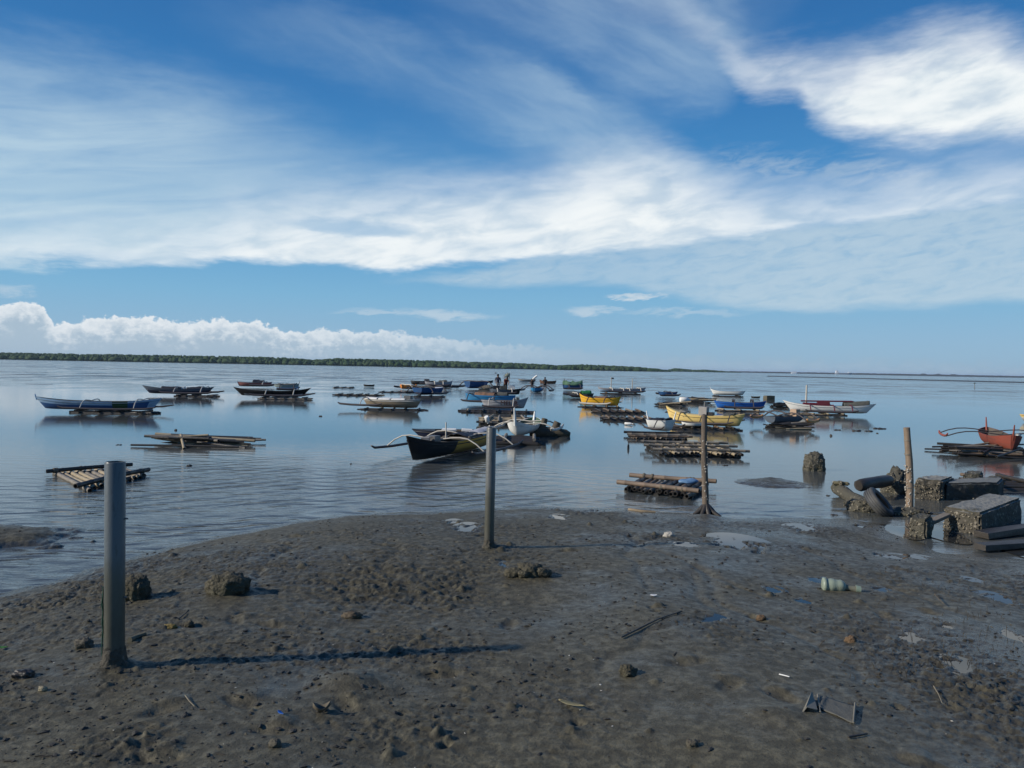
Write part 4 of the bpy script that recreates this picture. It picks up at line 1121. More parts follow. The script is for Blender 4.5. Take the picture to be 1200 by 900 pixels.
b = boat('cream yellow outrigger boat with an engine box, raised bow to the left', 784.5, 866, 501, 11.5, 3.0, R(-30), 9.5, 3.6, 0.75, 'cream', 'cream', arms=(-0.5, 0.05, 0.72), span=0.9, armcol=DARKARM, rake=0.14, arch=0.03, power=1.9, deck=((-0.98, -0.1), (0.25, 0.98)), deckcol='cream')
ebox(b, -0.02, 0, (0.32, 0.4, 0.36), CRATE); ebox(b, 0.12, 0.0, (0.34, 0.3, 0.16), TARP_DARK, 'engine'); MB().tube([(0.0, 0, b['sheer'](0) + 0.3), (0.01, 0, b['sheer'](0) + 0.52)], 0.035, 7).build('exhaust_pipe', METAL, b['root']); cloth(b, 0.5, 0.75, NET_GREY, 0.08, 0.7, 'fishing_net', 17)
raft_at('dark raft of tied poles under the cream yellow boat', 795, 864, 504.5, 1.2, toppx=4.0, n=5, rails=6, across=False, dark=0.85, seedv=20)
b = boat('little white and black canoe tucked under the cream yellow boat', 799, 824, 503.5, 6.5, 1.5, R(-12), 1.0, 0.5, 0.5, 'cleanwhite', 'black', 0.6, name='canoe', thwarts=1, power=2.0)
b = boat('dark blue boat far out, left of the junk rafts', 771, 794, 465.5, 5.0, 1.0, R(2), 0.8, 0.8, 0.9, 'blue', 'navy', 0.3, arms=(0.0,), span=1.8, armcol=DARKARM, blunt=0.3, rake=0.25)
heap('junk covered raft with a white bundle, behind the cream boat', 795, 838, 471.5, 22, 0.9, seedv=21, top=0.35, darkp=0.75)
heap('low brown raft left of the junk covered one', 768, 808, 475.5, 20, 0.8, seedv=22, top=0.2, darkp=0.5)
bottle('white sack lying on the junk covered raft', 803, 468.5, 0.36, TARP_WHITE, 0.7, 0.17, 0.2)
b = boat('white slim boat far out beyond the bright blue one', 834, 872, 464.5, 4.2, 1.6, R(-18), 2.6, 1.4, 0.7, 'cleanwhite', 'cleanwhite', horns=(2, 0), arms=(), rake=0.16)
raft_at('black raft under the far white slim boat', 840, 869, 465, 1.2, toppx=1.8, n=4, rails=2, across=False, dark=1.0, seedv=23, hollow=False)
b = boat('vivid blue outrigger boat with arched poles on pale bamboo', 838, 896, 481.5, 7.5, 2.4, R(-12), 1.5, 2.8, 0.72, 'brightblue', 'brightblue', arms=(-0.25, 0.45), span=1.1, armcol=DARKARM, rake=0.14, arch=0.16)
raft_at('pale raft under the vivid blue boat', 845, 892, 482.5, 1.0, toppx=2.8, n=3, rails=3, across=False, dark=0.25, mats=(0, 0, 1), seedv=24)
raft_at('raft of thick poles between the near wooden post and the cream boat', 774, 871, 536, 2.3, top=0.20, n=15, rails=3, dark=0.4, mats=(0, 1, 1), seedv=25, lash=2)
cs = [W(748, 553, .2), W(831, 560, .2), W(810, 572, .2), W(731, 563, .2)]
cs = [Vector((q.x, q.y, 0)) for q in cs]
raft('nearest bamboo raft with two stout rails and dark hollow pole ends', cs, n=13, rails=2, rail_r=0.042, pole_r=0.042, top=0.175, over=0.10, dark=0.55, mats=(1, 1, 2), seedv=26, lash=4, railmat=paint('rail_brown', (0.18, 0.13, 0.092), 0.6, 0.35, (0.08, 0.06, 0.05), 3, 0.3, streak=(1, 5, 5)))
p = W(807, 564, 0.22)
tag(MB().blob((0, 0, 0), (0.17, 0.10, 0.05), 0.5, 3, 5, fine=0.3).build('plastic_bag', paint('bag_blue', (0.12, 0.22, 0.36), 0.3, 0.2), None, p), 'crumpled pale blue plastic bag lying on the nearest raft', 'bag')

# ---- right side
b = boat('white outrigger boat with maroon deck and a tall white mast', 921, 1021, 486.5, 8.0, 3.0, R(-14), 5.5, 4.0, 0.72, 'cleanwhite', 'cleanwhite', arms=(-0.45, 0.05, 0.42), span=1.25, armcol=HULLS['maroon'], rake=0.2, segs=((-0.8, 0.85, 'green', 0.0, 0.12),), deck=((-0.55, 0.1),), deckcol='maroon', floatlen=0.55)
post(b, -0.49, 23, 0.05); ebox(b, -0.12, 0, (0.6, 0.45, 0.26), HULLS['maroon'], 'cabin_box'); ebox(b, -0.36, 0, (0.9, 0.45, 0.15), HULLS['maroon'], 'hatch')
for s0 in (0.0, 0.25): MB().tube([(-0.6 * b['L'] / 2, -0.15 + s0, b['sheer'](0) + 0.22), (0.5 * b['L'] / 2, -0.1 + s0, b['sheer'](0) + 0.26)], 0.04, 6).build('rail', HULLS['maroon'], b['root'])
cloth(b, 0.3, 0.85, NET_GREY, 0.22, 0.8, 'fishing_net', 18)
raft_at('low raft under the white boat with the maroon deck', 932, 992, 487, 1.1, toppx=3.0, n=4, rails=4, across=False, dark=0.7, seedv=27)
heap('black pile of poles left of the maroon decked boat', 901, 930, 477, 16, 0.6, seedv=28, top=0.28, darkp=0.9)
CONC = crusted('mossy_block', (0.11, 0.095, 0.065), (0.3, 0.27, 0.2), 12, 0.25, 0.6)
def crate(label, px, py, w, h, m, name='crate'):
    p = W(px, py); k = p.y / FPX
    return tag(MB().box((0, 0, h * k / 2), (w * k, w * k * 0.8, h * k), (0, 0, 0.2), 0, jit=0.02).build(name, m, None, p, bevel=0.02), label, 'block' if name != 'crate' else 'crate')
crate('square mossy block standing far out, left of the white mast', 901, 468.5, 10.5, 5, CONC, 'concrete_block')
boat('small dark canoe near the square mossy block', 880, 891, 467, 2.0, 0.3, 0, 0.6, 0.6, 0.6, 'black', 'black', name='canoe', thwarts=1)
b = boat('slate blue end on boat with orange outrigger floats', 903, 934, 500, 8.0, 4.5, R(34), 0.4, 0.4, 0.72, 'slate', 'slate', arms=(-0.45, 0.45), span=1.35, armcol=DARKARM, floatcol=hullc('float_orange', (0.62, 0.30, 0.10)), blunt=0.75, length=1.9, arch=0.16, floatlen=0.42, armr=0.03, floatz=0.3)
ebox(b, 0.75, 0, (0.25, 0.3, 0.30), paint('box_tan', (0.42, 0.29, 0.19)))
heap('dark raft under the slate blue boat with orange floats', 898, 951, 501.5, 22, 0.8, seedv=29, top=0.2, darkp=0.7)
# red boat at the right edge
A4, B4 = W(1155, 525), W(1187, 536)
c4 = (A4 + B4) / 2; px4 = c4.y / FPX
b = boat('red outrigger boat propped on a dark raft at the right edge', 1155, 1186, 528, 0.34 / px4, 0.17 / px4, math.atan2(B4.y - A4.y, B4.x - A4.x), 0.14 / px4, 0.10 / px4, 0.7, 'red', 'red', length=(B4 - A4).length * 1.0, at=c4, horns=(0.30 / px4, 0.28 / px4), arms=(-0.55, 0.25), span=1.40, armcol=DARKARM, floatcol=HULLS['red'], blunt=0.12, power=5.0, arch=0.08, floatz=0.42, floatlen=0.42, armr=0.018)
heap('jumble of loose dark poles heaped under the red boat', 1107, 1212, 533, 36, 1.0, seedv=34, top=0.24, darkp=0.75, mats=(1, 1, 2))
b = boat('cream boat cut off by the right edge of the picture', 1194, 1240, 495, 7.0, 1.5, R(3), 1.0, 1.0, 0.8, 'cream', 'white', 0.5, rake=0.2)
bottle('white jug floating near the red boat', 1194, 509.5, 0.04, TARP_WHITE, 0.2, 0.06, 0.2)

# lettering on the grey white boat
def lettering(bt, text):
    cu = bpy.data.curves.new('lettering', 'FONT'); cu.body = text; cu.size = 0.34; cu.extrude = 0.004; cu.align_x = 'CENTER'; cu.align_y = 'CENTER'
    tmp = bpy.data.objects.new('tmp', cu); COL.objects.link(tmp)
    dg = bpy.context.evaluated_depsgraph_get(); dg.update()
    me = bpy.data.meshes.new_from_object(tmp.evaluated_get(dg)); COL.objects.unlink(tmp); bpy.data.objects.remove(tmp)
    me.materials.clear(); me.materials.append(HULLS['maroon'])
    o = bpy.data.objects.new('lettering', me); COL.objects.link(o); o.parent = bt['root']
    s = 0.22
    lean = math.atan2(bt['B'] / 2 * 0.14, bt['D'] * 0.45)
    o.location = (s * bt['L'] / 2, -(bt['hb'](s) * 0.955 + 0.016), bt['z0'] + bt['D'] * 0.66)
    o.rotation_euler = (math.pi / 2 + lean, 0, 0)
lettering(LETTERBOAT, 'MEL B')

# ------------------------------------------------------------------ posts on the shore
def pipe_mat(name, col):
    m, g, b = new_mat(name)
    tc = g.n('ShaderNodeTexCoord').outputs['Object']
    sp = g.n('ShaderNodeSeparateXYZ'); m.node_tree.links.new(tc, sp.inputs[0])
    mp = g.n('ShaderNodeMapping'); mp.inputs['Scale'].default_value = (4, 4, 0.8); m.node_tree.links.new(tc, mp.inputs[0])
    n1 = g.noise(mp.outputs[0], 3.0, 6, 0.6, 0.4); n2 = g.noise(tc, 40, 4, 0.6)
    c = g.mixc(n1, [q * 0.75 for q in col], [q * 1.15 for q in col])
    c = g.mixc(g.m('MULTIPLY', g.step(n2, 0.60, 0.72), 0.35), c, (0.09, 0.085, 0.07))
    h = g.m('ADD', sp.outputs[2], g.m('MULTIPLY', g.m('SUBTRACT', n1, 0.5), 0.35))
    c = g.mixc(g.step(h, 0.70, 0.46, 0.0, 0.85), c, g.mixc(n1, (0.045, 0.045, 0.030), (0.095, 0.088, 0.060)))
    n5 = g.noise(mp.outputs[0], 9.0, 5, 0.7)
    c = g.mixc(g.m('MULTIPLY', g.step(n5, 0.56, 0.66), 0.5), c, (0.045, 0.043, 0.034))
    k = g.m('MULTIPLY', g.step(h, 0.20, 0.02), g.step(n2, 0.3, 0.6, 0.5, 1.0))
    c = g.mixc(k, c, (0.055, 0.05, 0.04))
    g.put(b.inputs['Base Color'], c); g.put(b.inputs['Roughness'], g.mixf(k, g.mixf(n1, 0.27, 0.42), 0.8))
    b.inputs['Specular IOR Level'].default_value = 0.45
    bp = g.n('ShaderNodeBump'); bp.inputs['Strength'].default_value = 0.25; bp.inputs['Distance'].default_value = 0.006
    m.node_tree.links.new(g.m('ADD', n2, g.m('MULTIPLY', k, n1)), bp.inputs['Height']); m.node_tree.links.new(bp.outputs[0], b.inputs['Normal'])
    return m
CRUST = crusted('mud_crust', (0.070, 0.062, 0.048), (0.2, 0.18, 0.14), 30, 0.2, 0.9)
NETSTRAND = paint('net_strand', (0.015, 0.07, 0.045), 0.6, 0.2)

def top_at(base, px, py):
    """height of a vertical thing standing at base whose top shows at photo pixel (px, py)"""
    d = ray(px, py); t = base.y / d.y
    return Vector((d.x * t, base.y, CAM_H + d.z * t))

def pipe_post(label, bpx, bpy_, tpx, tpy, r, mat, seed):
    base = on_mud(bpx, bpy_)
    tp = top_at(base, tpx, tpy)
    root = thing('pipe_post', label, 'post', base, 0, 'grey pipe posts on the mud')
    ax = tp - base
    H = ax.length; u = ax.normalized()
    n = 28
    rot = u.to_track_quat('Z', 'Y').to_matrix()
    rings = [(-0.15, r), (H - 0.006, r), (H, r - 0.003), (H, r - 0.009), (H - 0.35, r - 0.009)]
    vs = [rot @ Vector((math.cos(2 * math.pi * k / n) * rr_, math.sin(2 * math.pi * k / n) * rr_, zz)) for zz, rr_ in rings for k in range(n)]
    fs = [(i * n + k, i * n + (k + 1) % n, (i + 1) * n + (k + 1) % n, (i + 1) * n + k) for i in range(len(rings) - 1) for k in range(n)] + [tuple(range(4 * n, 5 * n))]
    o = MB().add(vs, fs, 0, True).build('pipe', mat, root)
    es = o.modifiers.new('edges', 'EDGE_SPLIT'); es.split_angle = R(40)
    rng = random.Random(seed)
    mb = MB(); nk = 40; lv = [(-0.04, 0.050), (0.0, 0.036), (0.02, 0.020), (0.045, 0.013), (0.08, 0.008), (0.12, 0.005), (0.16, 0.002)]
    sc = 0.6 if seed == 1 else 0.4
    vv = []
    for i, (z, e) in enumerate(lv):
        for k in range(nk):
            an = 2 * math.pi * k / nk
            nz = float(fbm3(np.array([[math.cos(an) * 4 + seed * 9, math.sin(an) * 4, z * 40]]), 3, seed)[0])
            q = r + sc * e * max(0.05, -0.5 + 3.2 * nz) + 0.001
            vv.append((math.cos(an) * q, math.sin(an) * q, sc * z * (0.7 + 0.8 * nz) if i > 1 else z))
    mb.add(vv, [(i * nk + k, i * nk + (k + 1) % nk, (i + 1) * nk + (k + 1) % nk, (i + 1) * nk + k) for i in range(len(lv) - 1) for k in range(nk)], 0, True)
    mb.build('mud_crust', CRUST, root)
    return root, r, H, u
r1, rr, HH, uu_ = pipe_post('tallest grey plastic pipe post with green net strands, nearest to us', 134, 779, 135, 541, 0.056, pipe_mat('pipe_grey', (0.092, 0.108, 0.115)), 1)
for k in range(4):   # green strands caught on its left side
    rng = random.Random(50 + k)
    pts = [(-rr - 0.006 - rng.uniform(0, 0.010), -0.01 + 0.012 * k, z + rng.uniform(-0.01, 0.01)) for z in np.linspace(0.06 + 0.05 * k, 0.46 - 0.05 * k, 9)]
    MB().tube(pts, [rng.uniform(0.002, 0.0045) for _ in pts], 5).build('net_strand', NETSTRAND, r1)
for (z, an) in ((0.86, 0.1), (0.40, 0.0)):
    MB().tube([(math.cos(an) * (rr - 0.002), math.sin(an) * rr, z), (math.cos(an) * (rr + 0.014), math.sin(an) * (rr + 0.01), z)], 0.005, 6).build('bolt', METAL, r1)
pipe_post('thinner looking grey pipe post standing alone in the middle', 573, 640, 576, 501, 0.052, pipe_mat('pipe_grey_worn', (0.125, 0.127, 0.120)), 2)

def wooden_post(label, bpx, bpy_, pxs, r, mats, seed, z0=None, name='wooden_post', barn=40, barnz=(0.15, 0.75)):
    base = on_mud(bpx, bpy_) if z0 is None else W(bpx, bpy_, z0)
    root = thing(name, label, 'post', base, 0)
    pts = [Vector((0, 0, -0.15))] + [top_at(base, *p) - base for p in pxs]
    rad = [r * 1.15] + [r * (1.1 - 0.22 * i / (len(pts) - 1)) for i in range(len(pts) - 1)]
    MB().tube(pts, rad, 14, 0, True, 0.0, 0.05).build('pole', mats, root)
    rng = random.Random(seed)
    mb = MB(); H = pts[-1].z
    for k in range(barn):
        z = H * rng.uniform(*barnz) ** 1.0; i = max(1, min(len(pts) - 2, int(z / H * (len(pts) - 1))))
        t = z / H; q = pts[1].lerp(pts[-1], t); q = Vector((q.x, q.y, z))
        an = rng.uniform(2.2, 5.6); rr_ = r * 0.98
        s = rng.uniform(0.006, 0.014)
        mb.blob(q + Vector((math.cos(an) * rr_, math.sin(an) * rr_, 0)), (s, s, s * 1.2), 0.35, 1, k)
    tag(mb.build('barnacles', paint('barnacle', (0.46, 0.43, 0.37), 0.8, 0.3), root), kind='stuff')
    return root, r
POLEWOOD = paint('pole_wood', (0.15, 0.115, 0.085), 0.7, 0.5, (0.05, 0.045, 0.035), 5, 0.4, streak=(4, 4, 0.8))
rw, rwr = wooden_post('brown wooden post with a splayed muddy foot, before the rafts', 827, 603, [(827, 600), (826.5, 575), (825.5, 545), (825, 515), (825.5, 486)], 0.046, POLEWOOD, 3)
rng = random.Random(9)
for k, an in enumerate((-2.9, -2.2, -1.5, -0.8, -0.2, 0.5, 1.6, 2.6)):
    l = rng.uniform(0.16, 0.30)
    MB().tube([(math.cos(an) * 0.02, math.sin(an) * 0.02, 0.16), (math.cos(an) * 0.09, math.sin(an) * 0.09, 0.07), (math.cos(an) * l, math.sin(an) * l, -0.02)], [0.03, 0.04, 0.028], 7, 0, True, 0, 0.12).build('root', WETWOOD, rw)
rb, rbr = wooden_post('leaning bamboo post rising from the rubble at right', 1066, 600, [(1066, 597), (1066.5, 570), (1065.5, 540), (1063.5, 515), (1062.5, 501)], 0.052, paint('post_bamboo', (0.24, 0.175, 0.12), 0.6, 0.4, (0.09, 0.075, 0.055), 4, 0.3, streak=(4, 4, 1)), 4, z0=0.02, name='bamboo_post', barn=70, barnz=(0.05, 0.55))
for z in (0.35, 0.62, 0.88, 1.1):
    q = top_at(rb.location, 1066, 597).lerp(top_at(rb.location, 1063, 505), z / 1.25) - Vector(rb.location)
    MB().tube([q + Vector((0, 0, -0.008)), q + Vector((0, 0, 0.008))], rbr * 1.06, 14).build('node_ring', paint('bamboo_grey', (0,)), rb)

# ------------------------------------------------------------------ broken concrete and stuff at the right
OYST = crusted('oyster_concrete', (0.075, 0.066, 0.050), (0.40, 0.35, 0.27), 17, 0.42, 1.0, smoothcol=(0.27, 0.26, 0.225), top=1)
OYST2 = crusted('oyster_rock', (0.085, 0.078, 0.058), (0.38, 0.34, 0.26), 26, 0.35, 1.0)
def slab(name, label, corner_pts, height, mat, sink=0.25, rough=0.02, seed=0, cat='concrete block', taper=0.96, group=None, cuts=14, z_off=0.0):
    """block on the bottom quadrilateral corner_pts, faces broken up by noise"""
    c = sum(corner_pts, Vector()) / len(corner_pts)
    bm = bmesh.new()
    lo = [bm.verts.new((p.x - c.x, p.y - c.y, -sink)) for p in corner_pts]
    hi = [bm.verts.new(((p.x - c.x) * taper, (p.y - c.y) * taper, height + (p.z if abs(p.z) < 0.2 else 0))) for p in corner_pts]
    bm.faces.new(lo[::-1]); bm.faces.new(hi)
    for i in range(4): bm.faces.new((lo[i], lo[(i + 1) % 4], hi[(i + 1) % 4], hi[i]))
    bmesh.ops.recalc_face_normals(bm, faces=bm.faces)
    bmesh.ops.bevel(bm, geom=list(bm.edges), offset=0.03, segments=2, affect='EDGES')
    bmesh.ops.subdivide_edges(bm, edges=[e for e in bm.edges if e.calc_length() > 0.12], cuts=cuts, use_grid_fill=True)
    bmesh.ops.triangulate(bm, faces=bm.faces)
    P = np.array([v.co[:] for v in bm.verts]); bm.normal_update(); N = np.array([v.normal[:] for v in bm.verts])
    n = (fbm3(P * 5 + seed, 3, seed) - 0.5) * 2 * rough * 1.6 + (fbm3(P * 22 + seed, 3, seed + 3) - 0.5) * 2 * rough
    P = P + N * n[:, None]
    for v, q in zip(bm.verts, P): v.co = q
    me = bpy.data.meshes.new(name); bm.to_mesh(me); bm.free()
    me.polygons.foreach_set('use_smooth', [True] * len(me.polygons)); me.materials.append(mat)
    o = bpy.data.objects.new(name, me); COL.objects.link(o); o.location = (c.x, c.y, z_off)
    es = o.modifiers.new('edges', 'EDGE_SPLIT'); es.split_angle = R(45)
    return tag(o, label, cat, group)
BA = slab('concrete_block', 'big oyster crusted concrete beam end with a smooth grey top, nearest rubble piece', [W(1103, 619), W(1149, 628), W(1198, 607), W(1158, 600)], 0.315, OYST, rough=0.017, seed=3)
BB = slab('concrete_block', 'tall barnacled concrete block right beside the bamboo post', [W(1071, 584), W(1104, 587), W(1118, 581), W(1088, 579)], 0.36, OYST, rough=0.02, seed=7)
slab('concrete_beam', 'long dark concrete beam with flat shaded side, behind the big crusted one', [W(1106, 586), W(1171, 585), W(1177, 578), W(1112, 579)], 0.30, crusted('dark_concrete', (0.05, 0.045, 0.038), (0.2, 0.18, 0.14), 18, 0.15, 0.5, smoothcol=(0.2, 0.2, 0.18), top=1), rough=0.015, seed=9, cat='concrete beam')
BD = slab('concrete_block', 'small crusted block atop the water left of its pair, behind the dark beam', [W(1127, 570), W(1150, 571), W(1153, 566), W(1131, 566)], 0.26, OYST2, rough=0.03, seed=12, cuts=8)
slab('concrete_block', 'flat crusted block right of its pair, behind the dark beam', [W(1151, 571), W(1173, 572), W(1175, 567), W(1155, 567)], 0.16, OYST2, rough=0.03, seed=13, cuts=8)
BC = slab('concrete_block', 'little crusted cube lying in the puddle under a propped plank', [W(1066, 626, 0.03), W(1086, 630, 0.03), W(1094, 624, 0.03), W(1074, 621, 0.03)], 0.24, OYST2, rough=0.03, seed=14, cuts=8)
def oysters(parent, n, seed, zmax=0.3, size=(0.007, 0.021)):
    '''shells grown onto the sides of a block, one crust'''
    me = parent.data; rng = np.random.default_rng(seed)
    ps = [p for p in me.polygons if p.normal.z < 0.55 and p.normal.x < 0.35 and -0.03 < p.center.z < zmax]
    if not ps: return
    ar = np.array([p.area for p in ps]); ar = ar / ar.sum()
    mb = MB()
    for k, i in enumerate(rng.choice(len(ps), n, p=ar)):
        p = ps[i]; c = np.array(p.center[:]) + rng.normal(0, 0.012, 3); s = rng.uniform(*size)
        nn = np.array(p.normal[:])
        mb.blob(c + nn * s * 0.2, (s * rng.uniform(0.6, 1.1), s * rng.uniform(0.6, 1.1), s * rng.uniform(0.5, 0.9)), 0.55, 1, int(rng.integers(0, 999)), mi=int(rng.integers(0, 3)))
    o = mb.build('oyster_crust', [paint('oyster_pale', (0.25, 0.22, 0.16), 0.75, 0.4), paint('oyster_brown', (0.16, 0.135, 0.09), 0.8, 0.4), paint('oyster_dark', (0.07, 0.062, 0.045), 0.8, 0.4)], parent)
    tag(o, kind='stuff')
def rock(name, label, px, py, rad, z=0.0, mat=None, seed=0, rough=0.35, cat='rock', sub=4, boxy=1.0, fine=0.32, mud=False, group=None, rz=0.0):
    p = on_mud(px, py) if mud else W(px, py, 0)
    o = MB().blob((0, 0, 0), rad, rough, sub, seed, fine=fine, boxy=boxy).build(name, mat or OYST2, None, (p.x, p.y, p.z + z))
    o.rotation_euler.z = rz
    return tag(o, label, cat, group)
RA = rock('rock', 'pyramid shaped barnacled rock between the black log and the bamboo post', 1050, 577, (0.26, 0.24, 0.46), 0.0, OYST2, 8, 0.30)
RB = rock('rock', 'lone barnacled stump of rock standing in open water', 953.5, 551, (0.215, 0.20, 0.36), 0.05, OYST2, 11, 0.22, boxy=0.7)
RC = rock('mud_mound', 'barnacled mound around the foot of the bamboo post', 1064, 603, (0.30, 0.18, 0.11), 0.0, OYST2, 21, 0.35)
def log(label, p0, p1, r, mat, seed, name='log'):
    c = (p0 + p1) / 2
    random.seed(seed)
    root = thing(name, label, 'log', (c.x, c.y, 0))
    a, b_ = p0 - root.location, p1 - root.location
    pts = [a.lerp(b_, t) + Vector((random.uniform(-1, 1), random.uniform(-1, 1), random.uniform(-1, 1))) * r * 0.15 for t in (0, 0.05, 0.25, 0.5, 0.75, 0.95, 1)]
    MB().tube(pts, [r * 0.8, r, r * 1.05, r, r * 1.05, r * 0.95, r * 0.75], 14, 0, True, 0, 0.07).build('trunk', mat, root)
    return root
l1 = log('oyster covered log leaning up out of the water, left of the tyre', W(1016, 594, -0.02), W(979, 571, 0.14), 0.105, OYST2, 5)
MB().tube([Vector((0, 0, 0)) + (W(977, 566, 0.24) - l1.location), (W(994, 567, 0.24) - l1.location)], 0.035, 8, wob=0.1).build('broken_branch', paint('branch_green', (0.17, 0.15, 0.085), 0.8, 0.4), l1)
log('short black log propped between the tyre and the pyramid rock', W(1006, 569, 0.26), W(1042, 563, 0.26), 0.105, WETWOOD, 6)
RD = rock('rock', 'dark rock propping up the tyre at the water edge', 1014, 598, (0.27, 0.22, 0.17), 0.02, OYST2, 27, 0.3)
for q_, n_, s_, zm in ((BA, 760, 1, 0.27), (BB, 520, 2, 0.30), (BC, 120, 3, 0.22), (BD, 60, 4, 0.2), (RA, 220, 5, 0.34), (RB, 110, 6, 0.33), (RC, 110, 7, 0.12), (RD, 110, 8, 0.2)): oysters(q_, n_, s_, zm)
oysters(l1.children[0], 200, 9, 0.6)
def tyre():
    c = W(1030, 590, 0.17)
    root = thing('tyre', 'worn black car tyre leaning among the rubble', 'tyre', c)
    axis = Vector((0.62, -0.42, 0.66)).normalized()
    rot = axis.to_track_quat('Z', 'Y').to_matrix()
    n = 56
    prof = [(0.185, -0.070), (0.20, -0.088), (0.25, -0.100), (0.285, -0.092), (0.302, -0.070), (0.306, -0.045), (0.296, -0.042), (0.296, -0.034), (0.307, -0.031), (0.308, -0.004), (0.297, -0.002), (0.297, 0.006), (0.308, 0.008), (0.307, 0.034), (0.296, 0.037), (0.296, 0.044), (0.306, 0.047), (0.302, 0.070), (0.285, 0.092), (0.25, 0.100), (0.20, 0.088), (0.185, 0.070), (0.20, 0.05), (0.26, 0.03), (0.26, -0.03), (0.20, -0.05)]
    m = len(prof)
    vs = [rot @ (Vector((math.cos(2 * math.pi * k / n) * a, math.sin(2 * math.pi * k / n) * a, z)) * 0.88) for k in range(n) for a, z in prof]
    fs = [(k * m + j, k * m + (j + 1) % m, ((k + 1) % n) * m + (j + 1) % m, ((k + 1) % n) * m + j) for k in range(n) for j in range(m)]
    o = MB().add(vs, fs, 0, True).build('casing', paint('tyre_rubber', (0.050, 0.052, 0.054), 0.6, 0.7, (0.11, 0.102, 0.085), 5, 0.25), root)
    es = o.modifiers.new('edges', 'EDGE_SPLIT'); es.split_angle = R(50)
tyre()
def plank(label, p0, p1, w, t, mat, cat='plank', up=Vector((0, 0, 1)), group=None):
    c = (p0 + p1) / 2; u = (p1 - p0); L = u.length; u.normalize(); v = up.cross(u).normalized(); n_ = u.cross(v)
    rot = Matrix((u, v, n_)).transposed()
    o = MB().box((0, 0, 0), (L, w, t), rot, 0, jit=0.006).build('plank', mat, None, c, bevel=0.004)
    return tag(o, label, cat, group)
plank('grey plank propped between the little cube and the big beam end', W(1080, 617, 0.10), W(1110, 603, 0.22), 0.10, 0.05, GREYWOOD)
plank('dark wet plank half sunk in mud at the lower right of the rubble', W(1148, 641, 0.06), W(1206, 637, 0.06), 0.16, 0.07, WETWOOD)
plank('second sunken plank right behind the first, under the big beam end', W(1150, 627, 0.05), W(1212, 618, 0.07), 0.20, 0.09, WETWOOD)
raft_at('black plank raft at the right edge behind the dark beam', 1168, 1222, 576, 1.2, top=0.18, n=5, rails=2, across=False, dark=0.9, mats=(2, 2, 1), seedv=33)

# ------------------------------------------------------------------ small things on the mud
CLUMP = crusted('weedy_clump', (0.075, 0.066, 0.042), (0.16, 0.14, 0.09), 34, 0.25, 1.0)
STONE = crusted('mud_stone', (0.085, 0.075, 0.055), (0.2, 0.18, 0.13), 24, 0.12, 0.7)
rock('mud_lump', 'tall weedy mud lump right behind the nearest pipe post', 160, 700, (0.10, 0.09, 0.125), 0.05, CLUMP, 31, 0.3, 'mud lump', mud=True, boxy=0.75)
rock('mud_lump', 'wide weedy mud lump alone on the left mud', 267, 694, (0.165, 0.12, 0.115), 0.04, CLUMP, 35, 0.32, 'mud lump', mud=True)
rock('stone', 'angular brown stone at the left of the nearest pipe', 98, 758, (0.050, 0.04, 0.038), 0.015, STONE, 37, 0.45, 'stone', mud=True, boxy=0.8)
rock('stone', 'flat black broken shell like stone at the lower left', 28, 793, (0.055, 0.04, 0.026), 0.01, WETWOOD, 39, 0.5, 'stone', mud=True, boxy=0.7)
rock('stone', 'small dark stone to the right of the yellowish scrap', 222, 735, (0.032, 0.03, 0.032), 0.012, CLUMP, 41, 0.4, 'stone', mud=True)
rock('scrap', 'small yellowish scrap on the mud below the wide weedy lump', 200, 736, (0.045, 0.03, 0.02), 0.01, paint('scrap_ochre', (0.17, 0.12, 0.03), 0.7, 0.5), 43, 0.5, 'scrap', mud=True)
rock('stone', 'pale pebble shaped stone at the lower left', 50, 809, (0.022, 0.017, 0.014), 0.008, paint('pebble_pale', (0.26, 0.22, 0.14), 0.7, 0.3), 45, 0.4, 'stone', mud=True)
rock('driftwood', 'short rounded brown log end lying left of centre', 412, 724, (0.075, 0.045, 0.033), 0.012, paint('log_brown', (0.075, 0.055, 0.032), 0.7, 0.4), 47, 0.25, 'driftwood', mud=True)
def flat_clod():
    p = on_mud(620, 673)
    mb = MB()
    for k, (x, y, r_, h) in enumerate(((-0.13, 0.0, 0.09, 0.05), (0.0, 0.02, 0.12, 0.07), (0.12, -0.01, 0.08, 0.05), (-0.05, -0.05, 0.06, 0.035), (0.17, 0.03, 0.04, 0.03))):
        mb.blob((x, y, h * 0.3), (r_, r_ * 0.7, h), 0.5, 3, 60 + k, fine=0.2)
    tag(mb.build('mud_lump', CLUMP, None, p), 'broad flat broken clod right of the middle pipe foot', 'mud lump')
flat_clod()
rock('mud_lump', 'knobbly clod below the curved stick', 736, 790, (0.05, 0.042, 0.04), 0.012, CLUMP, 51, 0.55, 'mud lump', mud=True)
rock('stone', 'white topped lump near the water, left of the wooden post', 784, 629, (0.06, 0.05, 0.045), 0.015, paint('lump_white', (0.36, 0.34, 0.30), 0.8, 0.5), 53, 0.45, 'stone', mud=True)
rock('stone', 'rusty brown lump beside the blue puddle', 892, 726, (0.035, 0.025, 0.025), 0.01, paint('lump_rust', (0.12, 0.075, 0.04), 0.8, 0.4), 55, 0.5, 'stone', mud=True)
rock('stone', 'brown lump in the middle of the right mud, below the bottle', 997, 752, (0.036, 0.03, 0.028), 0.01, paint('lump_rust', (0,)), 57, 0.5, 'stone', mud=True)
rock('stone', 'grey cobble at the bottom left of the picture', 322, 874, (0.028, 0.024, 0.022), 0.01, STONE, 59, 0.3, 'stone', mud=True)
rock('stone', 'dark square stone at the bottom right centre', 811, 874, (0.026, 0.022, 0.018), 0.008, STONE, 61, 0.3, 'stone', mud=True, boxy=0.7)
